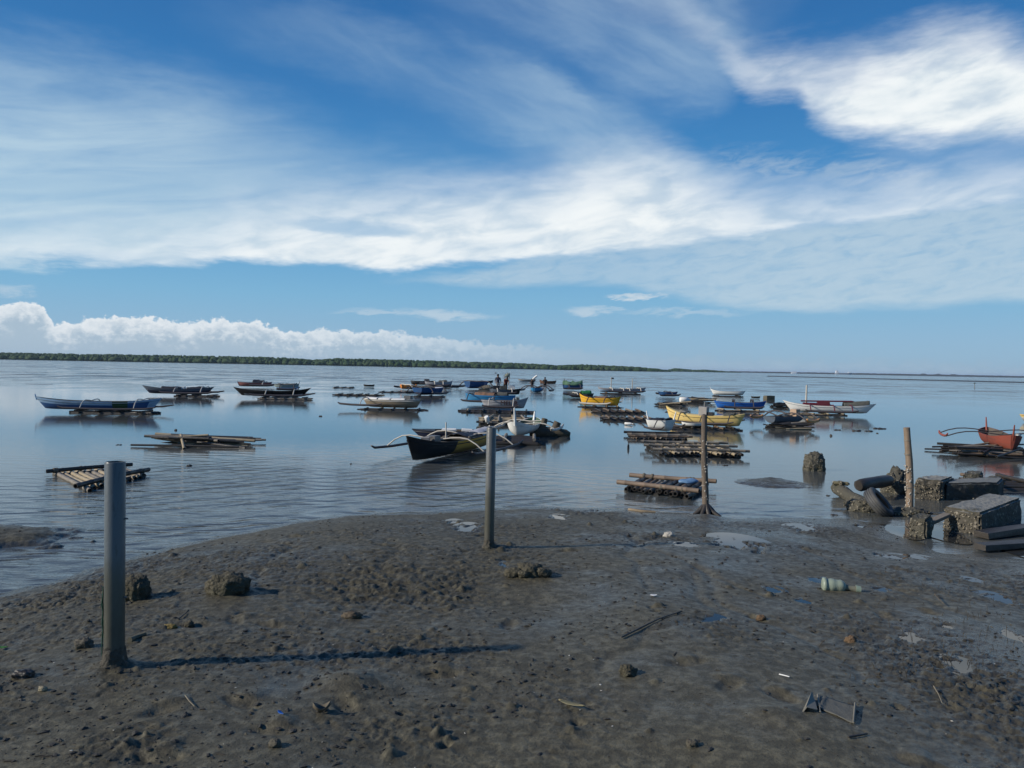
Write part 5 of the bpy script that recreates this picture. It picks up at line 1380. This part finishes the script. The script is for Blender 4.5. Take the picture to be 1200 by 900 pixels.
def sunk_bottle():
    p = on_mud(978, 691)
    root = thing('plastic_bottle', 'pale green ribbed plastic bottle half buried in the mud', 'bottle', (p.x, p.y, p.z + 0.035), R(-12))
    m = paint('bottle_pale', (0.25, 0.29, 0.22), 0.4, 0.35, (0.09, 0.085, 0.06), 6, 0.15)
    xs = [(-0.105, 0.052), (-0.10, 0.066), (-0.075, 0.068), (-0.07, 0.058), (-0.06, 0.056), (-0.04, 0.062), (-0.01, 0.062), (0.0, 0.056), (0.03, 0.055), (0.05, 0.058), (0.075, 0.045), (0.09, 0.028)]
    MB().tube([(x, 0, 0) for x, _ in xs], [r_ for _, r_ in xs], 24).build('body', m, root)
    MB().tube([(0.088, 0, -0.005), (0.13, 0, -0.012), (0.18, 0.0, -0.018)], [0.026, 0.024, 0.03], 14).build('neck', paint('neck_mud', (0.15, 0.145, 0.105), 0.7, 0.4), root)
    MB().tube([(0.175, 0, -0.016), (0.215, 0, -0.02)], [0.034, 0.034], 16).build('cap', paint('cap_green', (0.20, 0.25, 0.19), 0.5, 0.4), root)
sunk_bottle()
def sack():
    """a flattened woven sack with raised seams"""
    c = on_mud(970, 832)
    root = thing('woven_sack', 'flattened grey woven sack with folded seams, pressed into the mud', 'sack', (c.x, c.y, c.z))
    m = paint('sack_weave', (0.105, 0.102, 0.085), 0.75, 0.3, (0.05, 0.047, 0.04), 9, 0.3)
    q = [on_mud(946, 826), on_mud(955, 815), on_mud(1004, 829), on_mud(1001, 849)]
    nx, ny = 24, 14
    vs = []
    for i in range(nx):
        for j in range(ny):
            u, v = i / (nx - 1), j / (ny - 1)
            P = (q[1] * (1 - u) + q[2] * u) * (1 - v) + (q[0] * (1 - u) + q[3] * u) * v
            z = mud_z(P.x, P.y) + 0.004 + 0.008 * float(fbm2(np.array([u * 5.0]), np.array([v * 4.0]), 3, 3)[0]) + 0.012 * math.exp(-((u - 0.26) / 0.05) ** 2)
            vs.append((P.x - c.x, P.y - c.y, z - c.z))
    MB().add(vs, [(i * ny + j, i * ny + j + 1, (i + 1) * ny + j + 1, (i + 1) * ny + j) for i in range(nx - 1) for j in range(ny - 1)], 0, True).build('sheet', m, root).modifiers.new('thick', 'SOLIDIFY').thickness = 0.003
    sm = paint('seam_grey', (0.19, 0.175, 0.14), 0.7, 0.3)
    for a, b_, w in (((1002, 828), (1000, 849), 0.006), ((958, 818), (961, 836), 0.006)):
        A, B = on_mud(*a) - c, on_mud(*b_) - c
        MB().tube([A + Vector((0, 0, 0.02)), (A + B) / 2 + Vector((0, 0, 0.014)), B + Vector((0, 0, 0.01))], w * 0.8, 6).build('seam', sm, root)
    A, B = on_mud(940, 834) - c, on_mud(949, 823) - c
    flap = MB().add([A + Vector((0, 0, 0.0)), B + Vector((0, 0, 0.0)), B + Vector((0.012, 0.01, 0.055)), A + Vector((0.02, 0.0, 0.028)), (on_mud(958, 836) - c) + Vector((0, 0, 0.02)), (on_mud(955, 828) - c) + Vector((0, 0, 0.03))],
                    [(0, 1, 2, 3), (3, 2, 5, 4)], 0, False).build('flap', sm, root)
    so = flap.modifiers.new('thick', 'SOLIDIFY'); so.thickness = 0.006
sack()
def stick(label, pts, r, mat, name='stick', cat='stick', lift=0.01, group=None):
    P = [on_mud(*p) + Vector((0, 0, lift)) for p in pts]
    c = P[0].copy()
    fine = []
    for i in range(len(P) - 1):
        for t in (0, 0.5): fine.append(P[i].lerp(P[i + 1], t))
    fine.append(P[-1])
    o = MB().tube([p - c for p in fine], [r * (1.0 - 0.35 * i / len(fine)) for i in range(len(fine))], 7, 0, True, 0, 0.12).build(name, mat, None, c)
    return tag(o, label, cat, group)
stick('long curved dark stick lying right of centre', [(728, 749), (748, 739), (772, 727), (799, 718)], 0.0065, WETWOOD, lift=0.012)
stick('pale driftwood length at the waterline left of the wooden post', [(737, 598), (752, 600), (768, 601)], 0.028, paint('drift_pale', (0.25, 0.19, 0.12), 0.7, 0.4), 'driftwood', 'driftwood')
stick('tiny white straw on the right mud above the sack', [(913, 792), (925, 795)], 0.0042, TARP_WHITE, 'straw', 'straw', 0.010)
stick('flat grey wood chip beside the foot of the nearest pipe', [(152, 752), (160, 748), (171, 744)], 0.018, paint('chip_grey', (0.12, 0.11, 0.075), 0.8, 0.4), 'driftwood', 'driftwood')
stick('thin twig in the mud right of the wide weedy lump', [(209, 727), (219, 719)], 0.005, WETWOOD, 'twig', 'twig')
stick('thin pale reed on the lower left mud', [(217, 817), (222, 824), (228, 830)], 0.003, paint('reed_pale', (0.2, 0.17, 0.12), 0.8, 0.2), 'twig', 'twig')
stick('small bent twig standing by the rusty lump at right', [(1095, 700), (1100, 706), (1106, 712)], 0.005, paint('twig_brown', (0.10, 0.08, 0.055), 0.8, 0.3), 'twig', 'twig', 0.03)
stick('slim pale twig at the lower right', [(1094, 808), (1100, 818), (1104, 828)], 0.0035, paint('reed_pale', (0,)), 'twig', 'twig', 0.02)
stick('dark twig lying under the sack', [(994, 866), (1006, 864), (1016, 862)], 0.006, WETWOOD, 'twig', 'twig')
def leaf(label, px, py, L, w, rz, mat, curl=0.02, name='leaf', cat='leaf', lift=0.008):
    p = on_mud(px, py)
    vs = []; nx = 12
    for i in range(nx):
        t = i / (nx - 1); b_ = w / 2 * math.sin(math.pi * min(1, t ** 0.75 * 0.98 + 0.02)) ** 0.8
        for s_ in (-1, 0, 1):
            vs.append(((t - 0.5) * L, s_ * b_, lift + curl * (abs(s_) * 0.5 + (2 * t - 1) ** 2 * 0.6)))
    o = MB().add(vs, [(i * 3 + a, i * 3 + a + 1, i * 3 + a + 4, i * 3 + a + 3) for i in range(nx - 1) for a in (0, 1)], 0, True).build(name, mat, None, p)
    o.rotation_euler.z = rz
    so = o.modifiers.new('thick', 'SOLIDIFY'); so.thickness = 0.002
    return tag(o, label, cat)
leaf('yellowish fish shaped leaf below the middle of the mud', 670, 828, 0.155, 0.038, R(-28), paint('leaf_yellow', (0.27, 0.23, 0.12), 0.6, 0.3), 0.014)
leaf('curled brown leaf at the lower left, right of the blue scrap', 377, 836, 0.09, 0.06, R(20), paint('leaf_brown', (0.10, 0.085, 0.06), 0.7, 0.4), 0.05)
leaf('small white paper scrap right of centre', 766, 699, 0.06, 0.045, R(10), TARP_WHITE, 0.006, 'paper_scrap', 'scrap')
leaf('little vivid blue plastic scrap on the lower left mud', 329, 838, 0.055, 0.018, R(-45), paint('scrap_blue', (0.01, 0.09, 0.36), 0.4, 0.1), 0.008, 'plastic_scrap', 'scrap')
leaf('green leaf at the left edge of the picture', 3, 761, 0.06, 0.03, R(10), paint('leaf_green', (0.06, 0.20, 0.03), 0.5, 0.2), 0.01)

# dark debris adrift in the shallows
def debris(k, px, py, wpx, hpx, label, group=None, name='seaweed_clump', cat='seaweed', mat=None):
    p = W(px, py); s = p.y / FPX
    mb = MB(); rng = random.Random(200 + k)
    for q in range(5):
        mb.blob((rng.uniform(-0.4, 0.4) * wpx * s, rng.uniform(-0.3, 0.3) * wpx * s, 0.0), (wpx * s * rng.uniform(0.15, 0.3), wpx * s * rng.uniform(0.12, 0.25), hpx * s * rng.uniform(0.4, 0.8)), 0.5, 2, k * 7 + q)
    return tag(mb.build(name, mat or WETWOOD, None, p), label, cat, group)
DL = 'dark clump of weed adrift in the calm water below the white mast boat'
for k, (px, py, w_, h_) in enumerate(((982, 504, 9, 1.6), (1004, 505, 12, 2.2), (1017, 505.5, 9, 1.8), (1031, 502.5, 12, 2.0), (974.5, 511, 3.5, 3), (1029, 508, 4, 1.2))):
    debris(k, px, py, w_, h_, DL, 'weed clumps adrift at right')
debris(20, 221, 546, 7, 3, 'single dark chunk adrift right of the slatted raft')
debris(21, 139, 521.5, 7, 1.2, 'thin curl of weed adrift above the slatted raft')
debris(22, 376, 488, 4.5, 1.8, 'small dark chunk adrift left of the tan boat')
debris(23, 411, 544, 2.5, 1.8, 'tiny chunk adrift left of the ochre striped boat')
debris(24, 206, 504.5, 3, 3, 'small dark bit adrift just above the ragged pole heap')
debris(25, 850, 545.5, 7, 1.6, 'small weed clump adrift right of the wooden post')
debris(26, 797, 478.5, 4, 2, 'dark bit adrift left of the cream boat bow')
debris(27, 782, 483, 6, 1.6, 'dark bit adrift over the short white boat')
debris(28, 978, 604, 8, 1.8, 'weed clump at the waterline below the oyster log')
debris(29, 970, 581, 6, 1.2, 'weed strand adrift left of the oyster log')
debris(30, 580, 437.5, 4, 1.2, 'dark speck of weed far out left of the standing person')
debris(31, 736, 526, 3, 8, 'bent twig of weed poking up left of the near raft', name='twig', cat='twig')

# grit that nobody could count: clods, shells and twigs strewn over the mud
def strewn(name, n, rmin, rmax, mat, seed, churn=True, flat=0.5, sub=1, long=1.35):
    rng = np.random.default_rng(seed)
    X, Y, Z, yy, uu = GRID
    bases = []
    for q in range(9):
        t = MB().blob((0, 0, 0), (1, 1, 1), 0.75, sub, seed * 10 + q, fine=0.5); bases.append((np.array(t.v), np.array(t.f)))
    V0, F0 = bases[0]
    vs, fs = [], []
    cnt = 0
    while cnt < n:
        cy = 2.0 * (12.5 / 2.0) ** rng.random(); cx = (rng.random() * 2 - 1) * (1.0 + cy * 0.72)
        z = mud_z(cx, cy)
        if z < 0.012: continue
        if churn:
            c_ = float(fbm2(np.array([cx * 0.9]), np.array([cy * 0.9]), 3, 21)[0]); rt = 0.15 if cx < 1.2 else 0.4
            if rng.random() > rt * 0.35 + max(0, (c_ - 0.42)) * 4.5: continue
        r_ = rmin + (rmax - rmin) * rng.random() ** 3
        V0 = bases[int(rng.integers(0, 9))][0]
        an = rng.random() * 6.28; ca, sa = math.cos(an), math.sin(an)
        sc = np.array([r_ * long, r_ * (0.6 + 0.4 * rng.random()), r_ * flat])
        P = V0 * sc * (1 + 0.25 * rng.standard_normal((len(V0), 1)) * 0.5)
        P = np.stack([P[:, 0] * ca - P[:, 1] * sa + cx, P[:, 0] * sa + P[:, 1] * ca + cy, P[:, 2] + z + r_ * flat * 0.3], 1)
        fs.append(F0 + len(V0) * cnt); vs.append(P); cnt += 1
    o = mesh_np(name, np.concatenate(vs), np.concatenate(fs), [mat], smooth=False)
    return tag(o, kind='stuff')
strewn('mud_clods', 6500, 0.003, 0.017, paint('clod_dark', (0.036, 0.034, 0.030), 0.75, 0.4, (0.02, 0.02, 0.018), 8, 0.4), 70)
strewn('mud_crumbs', 1200, 0.003, 0.010, paint('crumb_brown', (0.075, 0.066, 0.045), 0.8, 0.4), 71)
strewn('shell_fragments', 170, 0.003, 0.007, paint('shell_white', (0.5, 0.47, 0.40), 0.6, 0.2), 72, churn=False, flat=0.35)
strewn('twig_litter', 620, 0.003, 0.006, paint('litter_dark', (0.035, 0.03, 0.024), 0.8, 0.3), 73, flat=0.8, long=6.0)

# short dead stubble on the right mud
def stubble():
    rng = np.random.default_rng(44); mb = MB()
    for _ in range(150):
        px = rng.normal(1100, 60); py = rng.uniform(668, 800)
        if px > 1260: continue
        p = on_mud(px, py); h = rng.uniform(0.015, 0.055); dx, dy = rng.normal(0, 0.4, 2) * h
        mb.tube([p + Vector((0, 0, -0.01)), p + Vector((dx * 0.6, dy * 0.6, h * 0.6)), p + Vector((dx * 1.4, dy * 1.4, h))], [0.0022, 0.002, 0.001], 4)
    tag(mb.build('dead_stubble', paint('stubble_brown', (0.055, 0.045, 0.03), 0.8, 0.3)), kind='stuff')
stubble()

# ------------------------------------------------------------------ people out on the flats
def person(label, foot, H, joints, cols, hair=True):
    """joints: pelvis, chest, neck, head, knees, ankles, elbows, hands as offsets in body heights (x, y, z)"""
    root = thing('person', label, 'person', foot)
    names = list(joints)
    idx = {k: i for i, k in enumerate(names)}
    E = [('pelvis', 'belly'), ('belly', 'chest'), ('chest', 'neck'), ('neck', 'head'), ('head', 'crown'), ('pelvis', 'hip_l'), ('pelvis', 'hip_r'), ('hip_l', 'knee_l'), ('hip_r', 'knee_r'), ('knee_l', 'ankle_l'), ('knee_r', 'ankle_r'),
         ('ankle_l', 'toe_l'), ('ankle_r', 'toe_r'), ('chest', 'sh_l'), ('chest', 'sh_r'), ('sh_l', 'elbow_l'), ('sh_r', 'elbow_r'), ('elbow_l', 'hand_l'), ('elbow_r', 'hand_r')]
    rad = dict(pelvis=.085, belly=.08, chest=.09, neck=.035, head=.058, crown=.045, hip_l=.058, hip_r=.058, knee_l=.036, knee_r=.036, ankle_l=.022, ankle_r=.022, toe_l=.02, toe_r=.02, sh_l=.036, sh_r=.036, elbow_l=.024, elbow_r=.024, hand_l=.018, hand_r=.018)
    me = bpy.data.meshes.new('body')
    me.from_pydata([tuple(c * H for c in joints[k]) for k in names], [(idx[a], idx[b]) for a, b in E], [])
    o = bpy.data.objects.new('body', me); COL.objects.link(o)
    sk = o.modifiers.new('skin', 'SKIN'); sk.use_smooth_shade = True
    for k in names:
        v = me.skin_vertices[0].data[idx[k]]; v.radius = (rad[k] * H, rad[k] * H)
        v.use_root = (k == 'pelvis')
    su = o.modifiers.new('sub', 'SUBSURF'); su.levels = 1; su.render_levels = 1
    dg = bpy.context.evaluated_depsgraph_get(); dg.update()
    m2 = bpy.data.meshes.new_from_object(o.evaluated_get(dg))
    bpy.data.objects.remove(o)
    shirt, shorts, skin = cols
    for m_ in (shirt, shorts, skin): m2.materials.append(m_)
    J = {k: Vector(joints[k]) * H for k in names}
    for p in m2.polygons:
        c = p.center
        k = min(names, key=lambda q: (J[q] - c).length)
        p.material_index = 0 if k in ('chest', 'belly', 'sh_l', 'sh_r') else 1 if k in ('pelvis', 'hip_l', 'hip_r') or (k.startswith('knee') and c.z > J[k].z + 0.03 * H) else 2
        p.use_smooth = True
    body = bpy.data.objects.new('body', m2); COL.objects.link(body); body.parent = root
    if hair:
        h = J['crown'].lerp(J['head'], 0.3)
        MB().blob(h, (0.062 * H, 0.066 * H, 0.058 * H), 0.12, 2, 3).build('hair', paint('hair_black', (0.012, 0.010, 0.009), 0.6, 0.1), root)
    return root
SKIN = paint('skin_brown', (0.17, 0.085, 0.05), 0.55, 0.1)
C_NAVY = paint('cloth_navy', (0.02, 0.025, 0.045), 0.85, 0.1); C_GREY = paint('cloth_grey', (0.16, 0.16, 0.17), 0.85, 0.1)
C_RED = paint('cloth_dark_red', (0.09, 0.016, 0.022), 0.85, 0.1); C_BLACK = paint('cloth_black', (0.014, 0.014, 0.016), 0.85, 0.1); C_PALE = paint('cloth_pale', (0.34, 0.33, 0.32), 0.85, 0.1)
stand = dict(pelvis=(0, 0, .52), belly=(0, 0, .62), chest=(0, 0, .74), neck=(0, 0, .85), head=(0, -.01, .91), crown=(0, -.01, .965), hip_l=(-.055, 0, .49), hip_r=(.055, 0, .49), knee_l=(-.06, -.015, .28), knee_r=(.065, -.01, .28),
             ankle_l=(-.065, .01, .05), ankle_r=(.075, .01, .05), toe_l=(-.07, -.08, .02), toe_r=(.085, -.08, .02), sh_l=(-.105, 0, .80), sh_r=(.105, 0, .80), elbow_l=(-.15, .01, .64), elbow_r=(.15, .01, .64), hand_l=(-.12, -.10, .53), hand_r=(.14, -.08, .50))
bend = dict(stand); bend.update(belly=(.02, -.06, .60), chest=(.05, -.15, .68), neck=(.08, -.21, .76), head=(.09, -.25, .80), crown=(.10, -.28, .85), sh_l=(-.05, -.16, .72), sh_r=(.15, -.15, .71), elbow_l=(-.06, -.26, .60), elbow_r=(.18, -.25, .58), hand_l=(0, -.33, .48), hand_r=(.15, -.34, .47), knee_l=(-.07, -.06, .28), knee_r=(.07, -.05, .28))
sit = dict(stand); sit.update({k: (v[0], v[1], v[2] - .24) for k, v in stand.items() if k not in ('knee_l', 'knee_r', 'ankle_l', 'ankle_r', 'toe_l', 'toe_r')}); sit.update(knee_l=(-.08, -.24, .30), knee_r=(.09, -.23, .30), ankle_l=(-.08, -.22, .05), ankle_r=(.09, -.21, .05), toe_l=(-.08, -.30, .02), toe_r=(.10, -.29, .02), hip_l=(-.06, -.03, .26), hip_r=(.06, -.03, .26))
carry = dict(stand); carry.update(elbow_r=(.17, -.06, .88), hand_r=(.10, -.04, 1.0), elbow_l=(-.16, -.04, .68), hand_l=(-.10, -.12, .60))
def on_boat(bt, s, y=0.0, dz=0.0):
    r_ = bt['root']; v = Matrix.Rotation(r_.rotation_euler.z, 3, 'Z') @ Vector((s * bt['L'] / 2, y, 0))
    return Vector(r_.location) + v + Vector((0, 0, bt['z0'] + dz))
pb = on_boat(WORKBOAT, -0.45, 0.0); Hs = 1.55
person('person standing in dark shirt and pale shorts, left one on the grey work boat', pb + Vector((0, 0, 0.05)), Hs, stand, (C_NAVY, C_PALE, SKIN))
pb = on_boat(WORKBOAT, 0.02, -0.1)
person('person in dark red bending over the grey work boat', pb + Vector((0, 0, 0.05)), Hs, bend, (C_RED, C_BLACK, SKIN))
f3 = W(623.5, 456.5); f3.z = -0.35
p3 = person('person wading in a black shirt with a white float on one shoulder', f3, 1.5, carry, (C_BLACK, C_GREY, SKIN))
c = f3 + Vector((0.25, -0.05, 1.58)); k = f3.y / FPX
tag(MB().tube([(-2.6 * k, 0, -2.2 * k), (0, 0, 0), (2.8 * k, 0, 2.4 * k)], [0.09, 0.12, 0.10], 10).build('float_tube', TARP_WHITE, None, c), 'long white float tube carried on a shoulder', 'float')
f4 = W(638.5, 455.5); f4.z = -0.35
person('person wading in black beside the light blue boat', f4, 1.6, stand, (C_BLACK, C_BLACK, SKIN))

# ------------------------------------------------------------------ stakes, marker, far ships, far shore
def stakes(label, spots, name='stake_cluster'):
    c = W(spots[0][0], spots[0][1])
    root = thing(name, label, 'stakes', c)
    for (px, py, tpy, r_) in spots:
        b_ = W(px, py); t = top_at(b_, px + 0.3, tpy)
        MB().tube([b_ - c - Vector((0, 0, 0.3)), t - c], [r_, r_ * 0.8], 6).build('stake', GREYWOOD, root)
    return root
r_ = stakes('clump of stakes with pale netting far beyond the people', [(592, 442.5, 438, 0.12), (594.5, 442.5, 436.5, 0.1), (597, 442.5, 437, 0.1), (590.5, 442.5, 439.5, 0.1)])
MB().blob((0.5, 0, 0.55), (0.55, 0.3, 0.40), 0.5, 2, 4).build('netting', paint('net_pale', (0.24, 0.26, 0.20), 0.8, 0.4), r_)
r_ = stakes('short stake topped by a dark green tuft far out at right', [(1142, 455, 450, 0.05)])
MB().blob((0, 0, top_at(W(1142, 455), 1142, 449).z), (0.16, 0.12, 0.10), 0.5, 2, 6).build('tuft', paint('tuft_green', (0.02, 0.05, 0.025), 0.8, 0.3), r_)

def ship(label, px, length_px, py_top, D, cols, castle=True):
    h = horizon(px)
    x = ray(px, h).x / ray(px, h).y * D; s = D / FPX
    L = length_px * s
    root = thing('cargo_ship', label, 'ship', (x, D, 0))
    Hh = L * (0.09 if castle else 0.16)
    mb = MB(); rows = []
    for i in range(13):
        t = i / 12 * 2 - 1; b_ = L * 0.07 * (1 - abs(t) ** 5) + 0.3; sh = Hh + L * 0.02 * max(0, t) ** 3
        rows += [(t * L / 2 * 0.97, -b_ * 0.9, -1), (t * L / 2, -b_, sh), (t * L / 2, b_, sh), (t * L / 2 * 0.97, b_ * 0.9, -1)]
    fs = [(i * 4 + a, i * 4 + a + 1, i * 4 + a + 5, i * 4 + a + 4) for i in range(12) for a in range(3)] + [(0, 1, 2, 3), (48, 49, 50, 51)]
    mb.add(rows, fs, 0, False).build('hull', cols[0], root)
    if castle:
        MB().box((-L * 0.36, 0, Hh + L * 0.055), (L * 0.14, L * 0.1, L * 0.11)).box((-L * 0.37, 0, Hh + L * 0.125), (L * 0.09, L * 0.11, L * 0.03)).build('bridge', cols[1], root)
        MB().tube([(-L * 0.42, 0, Hh + L * 0.1), (-L * 0.42, 0, Hh + L * 0.17)], L * 0.015, 8).build('funnel', cols[0], root)
        for xx in (-0.1, 0.12, 0.3): MB().tube([(xx * L, 0, Hh), (xx * L, 0, Hh + L * 0.08)], L * 0.008, 6).build('deck_crane', cols[1], root)
        MB().box((L * 0.36, 0, Hh + L * 0.02), (L * 0.14, L * 0.09, L * 0.05)).build('forecastle', cols[1], root)
    else:
        MB().box((0, 0, Hh + L * 0.05), (L * 0.8, L * 0.11, L * 0.10)).box((L * 0.05, 0, Hh + L * 0.13), (L * 0.6, L * 0.1, L * 0.06)).build('cabin', cols[1], root)
    return root
SW = paint('ship_white', (0.74, 0.75, 0.76), 0.5, 0.1); SG = paint('ship_grey', (0.30, 0.33, 0.37), 0.5, 0.2)
ship('white passenger ship alone on the horizon', 930.5, 7.5, 435, 2350, (SW, SW), False)
ship('grey cargo ship with a white bridge on the horizon', 988, 20, 435, 2350, (SG, SW), True)

def far_strip(name, label, pts, D, mat, depth, seed, hpx_fn, kind='structure', crown=False, z_bot=-0.5):
    """low land: a lumpy ridge between photo columns at distance D"""
    xs = np.linspace(pts[0], pts[1], max(30, int((pts[1] - pts[0]) * 1.5)))
    rows = []
    for j, (v, k) in enumerate(((-0.5, 0.0), (-0.42, 0.8), (-0.1, 1.0), (0.3, 0.9), (0.5, 0.0))):
        for px in xs:
            d = ray(px, horizon(px)); DD = D + v * depth
            hgt = hpx_fn(px) * D / FPX * k
            if k: hgt *= 0.9 + 0.25 * float(fbm2(np.array([px * 0.4]), np.array([j * 3.0]), 3, seed)[0])
            rows.append((d.x / d.y * DD, DD, hgt if k else z_bot))
    n = len(xs)
    fs = [(j * n + i, j * n + i + 1, (j + 1) * n + i + 1, (j + 1) * n + i) for j in range(4) for i in range(n - 1)]
    o = MB().add(rows, fs, 0, True).build(name, mat)
    return tag(o, kind=kind)
FARLAND = paint('far_land', (0.05, 0.055, 0.06), 0.9, 0.2)
FLAT = paint('far_mudflat', (0.045, 0.043, 0.042), 0.6, 0.2)
far_strip('far_shore', '', (855, 1420), 2600, FARLAND, 300, 5, lambda p: 1.5 + 0.5 * min(1, max(0, (p - 860) / 200)))
far_strip('far_island', '', (1070, 1132), 4200, paint('island', (0.05, 0.065, 0.07), 0.9, 0.2), 300, 6, lambda p: 2.6 * max(0.0, min(1, (p - 1070) / 10, (1132 - p) / 8)) * (0.65 + 0.35 * math.sin(p * 0.35)))
def bar(label, pxa, pxb, da, db, w, seed, h=0.14):
    n = 60; rows = []
    for j, (v, k) in enumerate(((-1, -0.06), (-0.6, 0.5), (0, 1.0), (0.6, 0.5), (1, -0.06))):
        for i in range(n):
            t = i / (n - 1); px = pxa + (pxb - pxa) * t
            yv = W(px, horizon(px) + da + (db - da) * t).y
            d = ray(px, horizon(px))
            ww = w * math.sin(math.pi * min(1, t * 1.0 + 0.002)) ** 0.5 * (0.5 + float(fbm2(np.array([t * 14.0]), np.array([seed * 1.0]), 3, seed)[0]))
            yy_ = yv + v * ww
            rows.append((d.x / d.y * yv, yy_, h * k))
    o = MB().add(rows, [(j * n + i, j * n + i + 1, (j + 1) * n + i + 1, (j + 1) * n + i) for j in range(4) for i in range(n - 1)], 0, True).build('mudflat', FLAT)
    return tag(o, kind='structure')
bar('', 900, 1330, 4.6, 7.4, 22, 3, 0.40)
rng = random.Random(77)
for k in range(26):
    a = rng.uniform(-30, 480) if k < 18 else rng.uniform(480, 1150); d1 = rng.uniform(9, 30) if k < 18 else rng.uniform(7, 22)
    bar('', a, a + rng.uniform(12, 34), d1, d1 + rng.uniform(-0.2, 0.2), 0.25 + 22.0 / d1 ** 1.5, 20 + k, 0.015)

# mangroves along the far shore: crowns that merge into one wood, nobody could count them
def mangroves():
    prof = [(-260, 7), (-60, 7.6), (0, 8.4), (100, 8.7), (200, 9.0), (300, 9.2), (340, 8.6), (358, 7.4), (366, 6.4), (374, 7.6), (395, 9.2), (430, 8.8), (480, 8.6), (540, 8.0), (600, 7.4), (640, 6.6), (652, 5.4), (664, 6.6), (685, 7.2), (720, 6.4), (750, 5.2), (772, 3.6), (783, 1.2)]
    prof2 = [(784, 2.0), (790, 4.2), (800, 3.7), (812, 2.6), (826, 3.0), (838, 2.4), (852, 1.5), (866, 0.5)]
    rng = np.random.default_rng(17)
    t_ = MB().blob((0, 0, 0), (1, 1, 1), 0.42, 2, 5, fine=0.35); V0 = np.array(t_.v); F0 = np.array(t_.f)
    t2 = MB().blob((0, 0, 0), (1, 1, 1), 0.42, 2, 9, fine=0.35); V1 = np.array(t2.v)
    m, g, b = new_mat('mangrove_leaves')
    pos = g.n('ShaderNodeNewGeometry').outputs['Position']
    n1 = g.noise(pos, 0.05, 3, 0.6); n2 = g.noise(pos, 0.7, 4, 0.7)
    c = g.mixc(n2, (0.020, 0.044, 0.019), (0.048, 0.090, 0.030)); n0 = g.noise(pos, 0.016, 4, 0.6)
    c = g.mixc(g.step(n1, 0.4, 0.65, 0, 0.5), c, (0.030, 0.056, 0.030)); c = g.mixc(g.step(n0, 0.42, 0.6, 0, 0.55), c, (0.058, 0.084, 0.036))
    g.put(b.inputs['Base Color'], c); b.inputs['Roughness'].default_value = 0.8; b.inputs['Specular IOR Level'].default_value = 0.15
    bp = g.n('ShaderNodeBump'); bp.inputs['Strength'].default_value = 0.6; bp.inputs['Distance'].default_value = 1.2
    m.node_tree.links.new(n2, bp.inputs['Height']); m.node_tree.links.new(bp.outputs[0], b.inputs['Normal'])
    for nm, pr, D in (('mangrove_wood', prof, 1250.0), ('far_mangrove_wood', prof2, 1900.0)):
        vs, fs = [], []; cnt = 0
        s = D / FPX
        px = pr[0][0]
        while px < pr[-1][0]:
            hp = np.interp(px, [a for a, _ in pr], [b_ for _, b_ in pr])
            for row, (dy, k) in enumerate(((0, 0.62), (9, 0.82), (22, 0.93), (40, 1.0))):
                if rng.random() < 0.12: continue
                H = hp * s * k * rng.uniform(0.92, 1.03)
                q = px + rng.uniform(-1.2, 1.2); d = ray(q, horizon(q)); DD = D + dy * (D / 1250) + rng.uniform(-3, 3)
                r_ = float(np.clip(rng.lognormal(1.2, 0.42), 1.8, 8.0))
                # a crown and a lower skirt of foliage reaching the water
                for (zc, hh, rr_) in ((H * 0.70, H * 0.32, r_), (H * 0.36, H * 0.46, r_ * 1.45)):
                    Vb = V0 if rng.random() < 0.5 else V1
                    an = rng.random() * 6.28; ca, sa = math.cos(an), math.sin(an)
                    P = np.stack([(Vb[:, 0] * ca - Vb[:, 1] * sa) * rr_ + d.x / d.y * DD, (Vb[:, 0] * sa + Vb[:, 1] * ca) * rr_ + DD, np.maximum(Vb[:, 2] * hh + zc, -0.5)], 1)
                    vs.append(P); fs.append(F0 + len(V0) * cnt); cnt += 1
            px += rng.uniform(1.0, 4.4) / s
        o = mesh_np(nm, np.concatenate(vs), np.concatenate(fs), [m])
        tag(o, kind='stuff')
mangroves()

# ------------------------------------------------------------------ haze over the flats
def haze():
    m = bpy.data.materials.new('haze'); m.use_nodes = True
    t = m.node_tree; t.nodes.clear()
    out = t.nodes.new('ShaderNodeOutputMaterial'); v = t.nodes.new('ShaderNodeVolumePrincipled')
    v.inputs['Color'].default_value = (0.62, 0.80, 1.0, 1); v.inputs['Density'].default_value = 0.00006
    t.links.new(v.outputs[0], out.inputs['Volume'])
    o = MB().box((0, 22800, 22.6), (64600, 48000, 47.2)).build('haze', m)
    tag(o, kind='stuff')
import os
if True: haze()
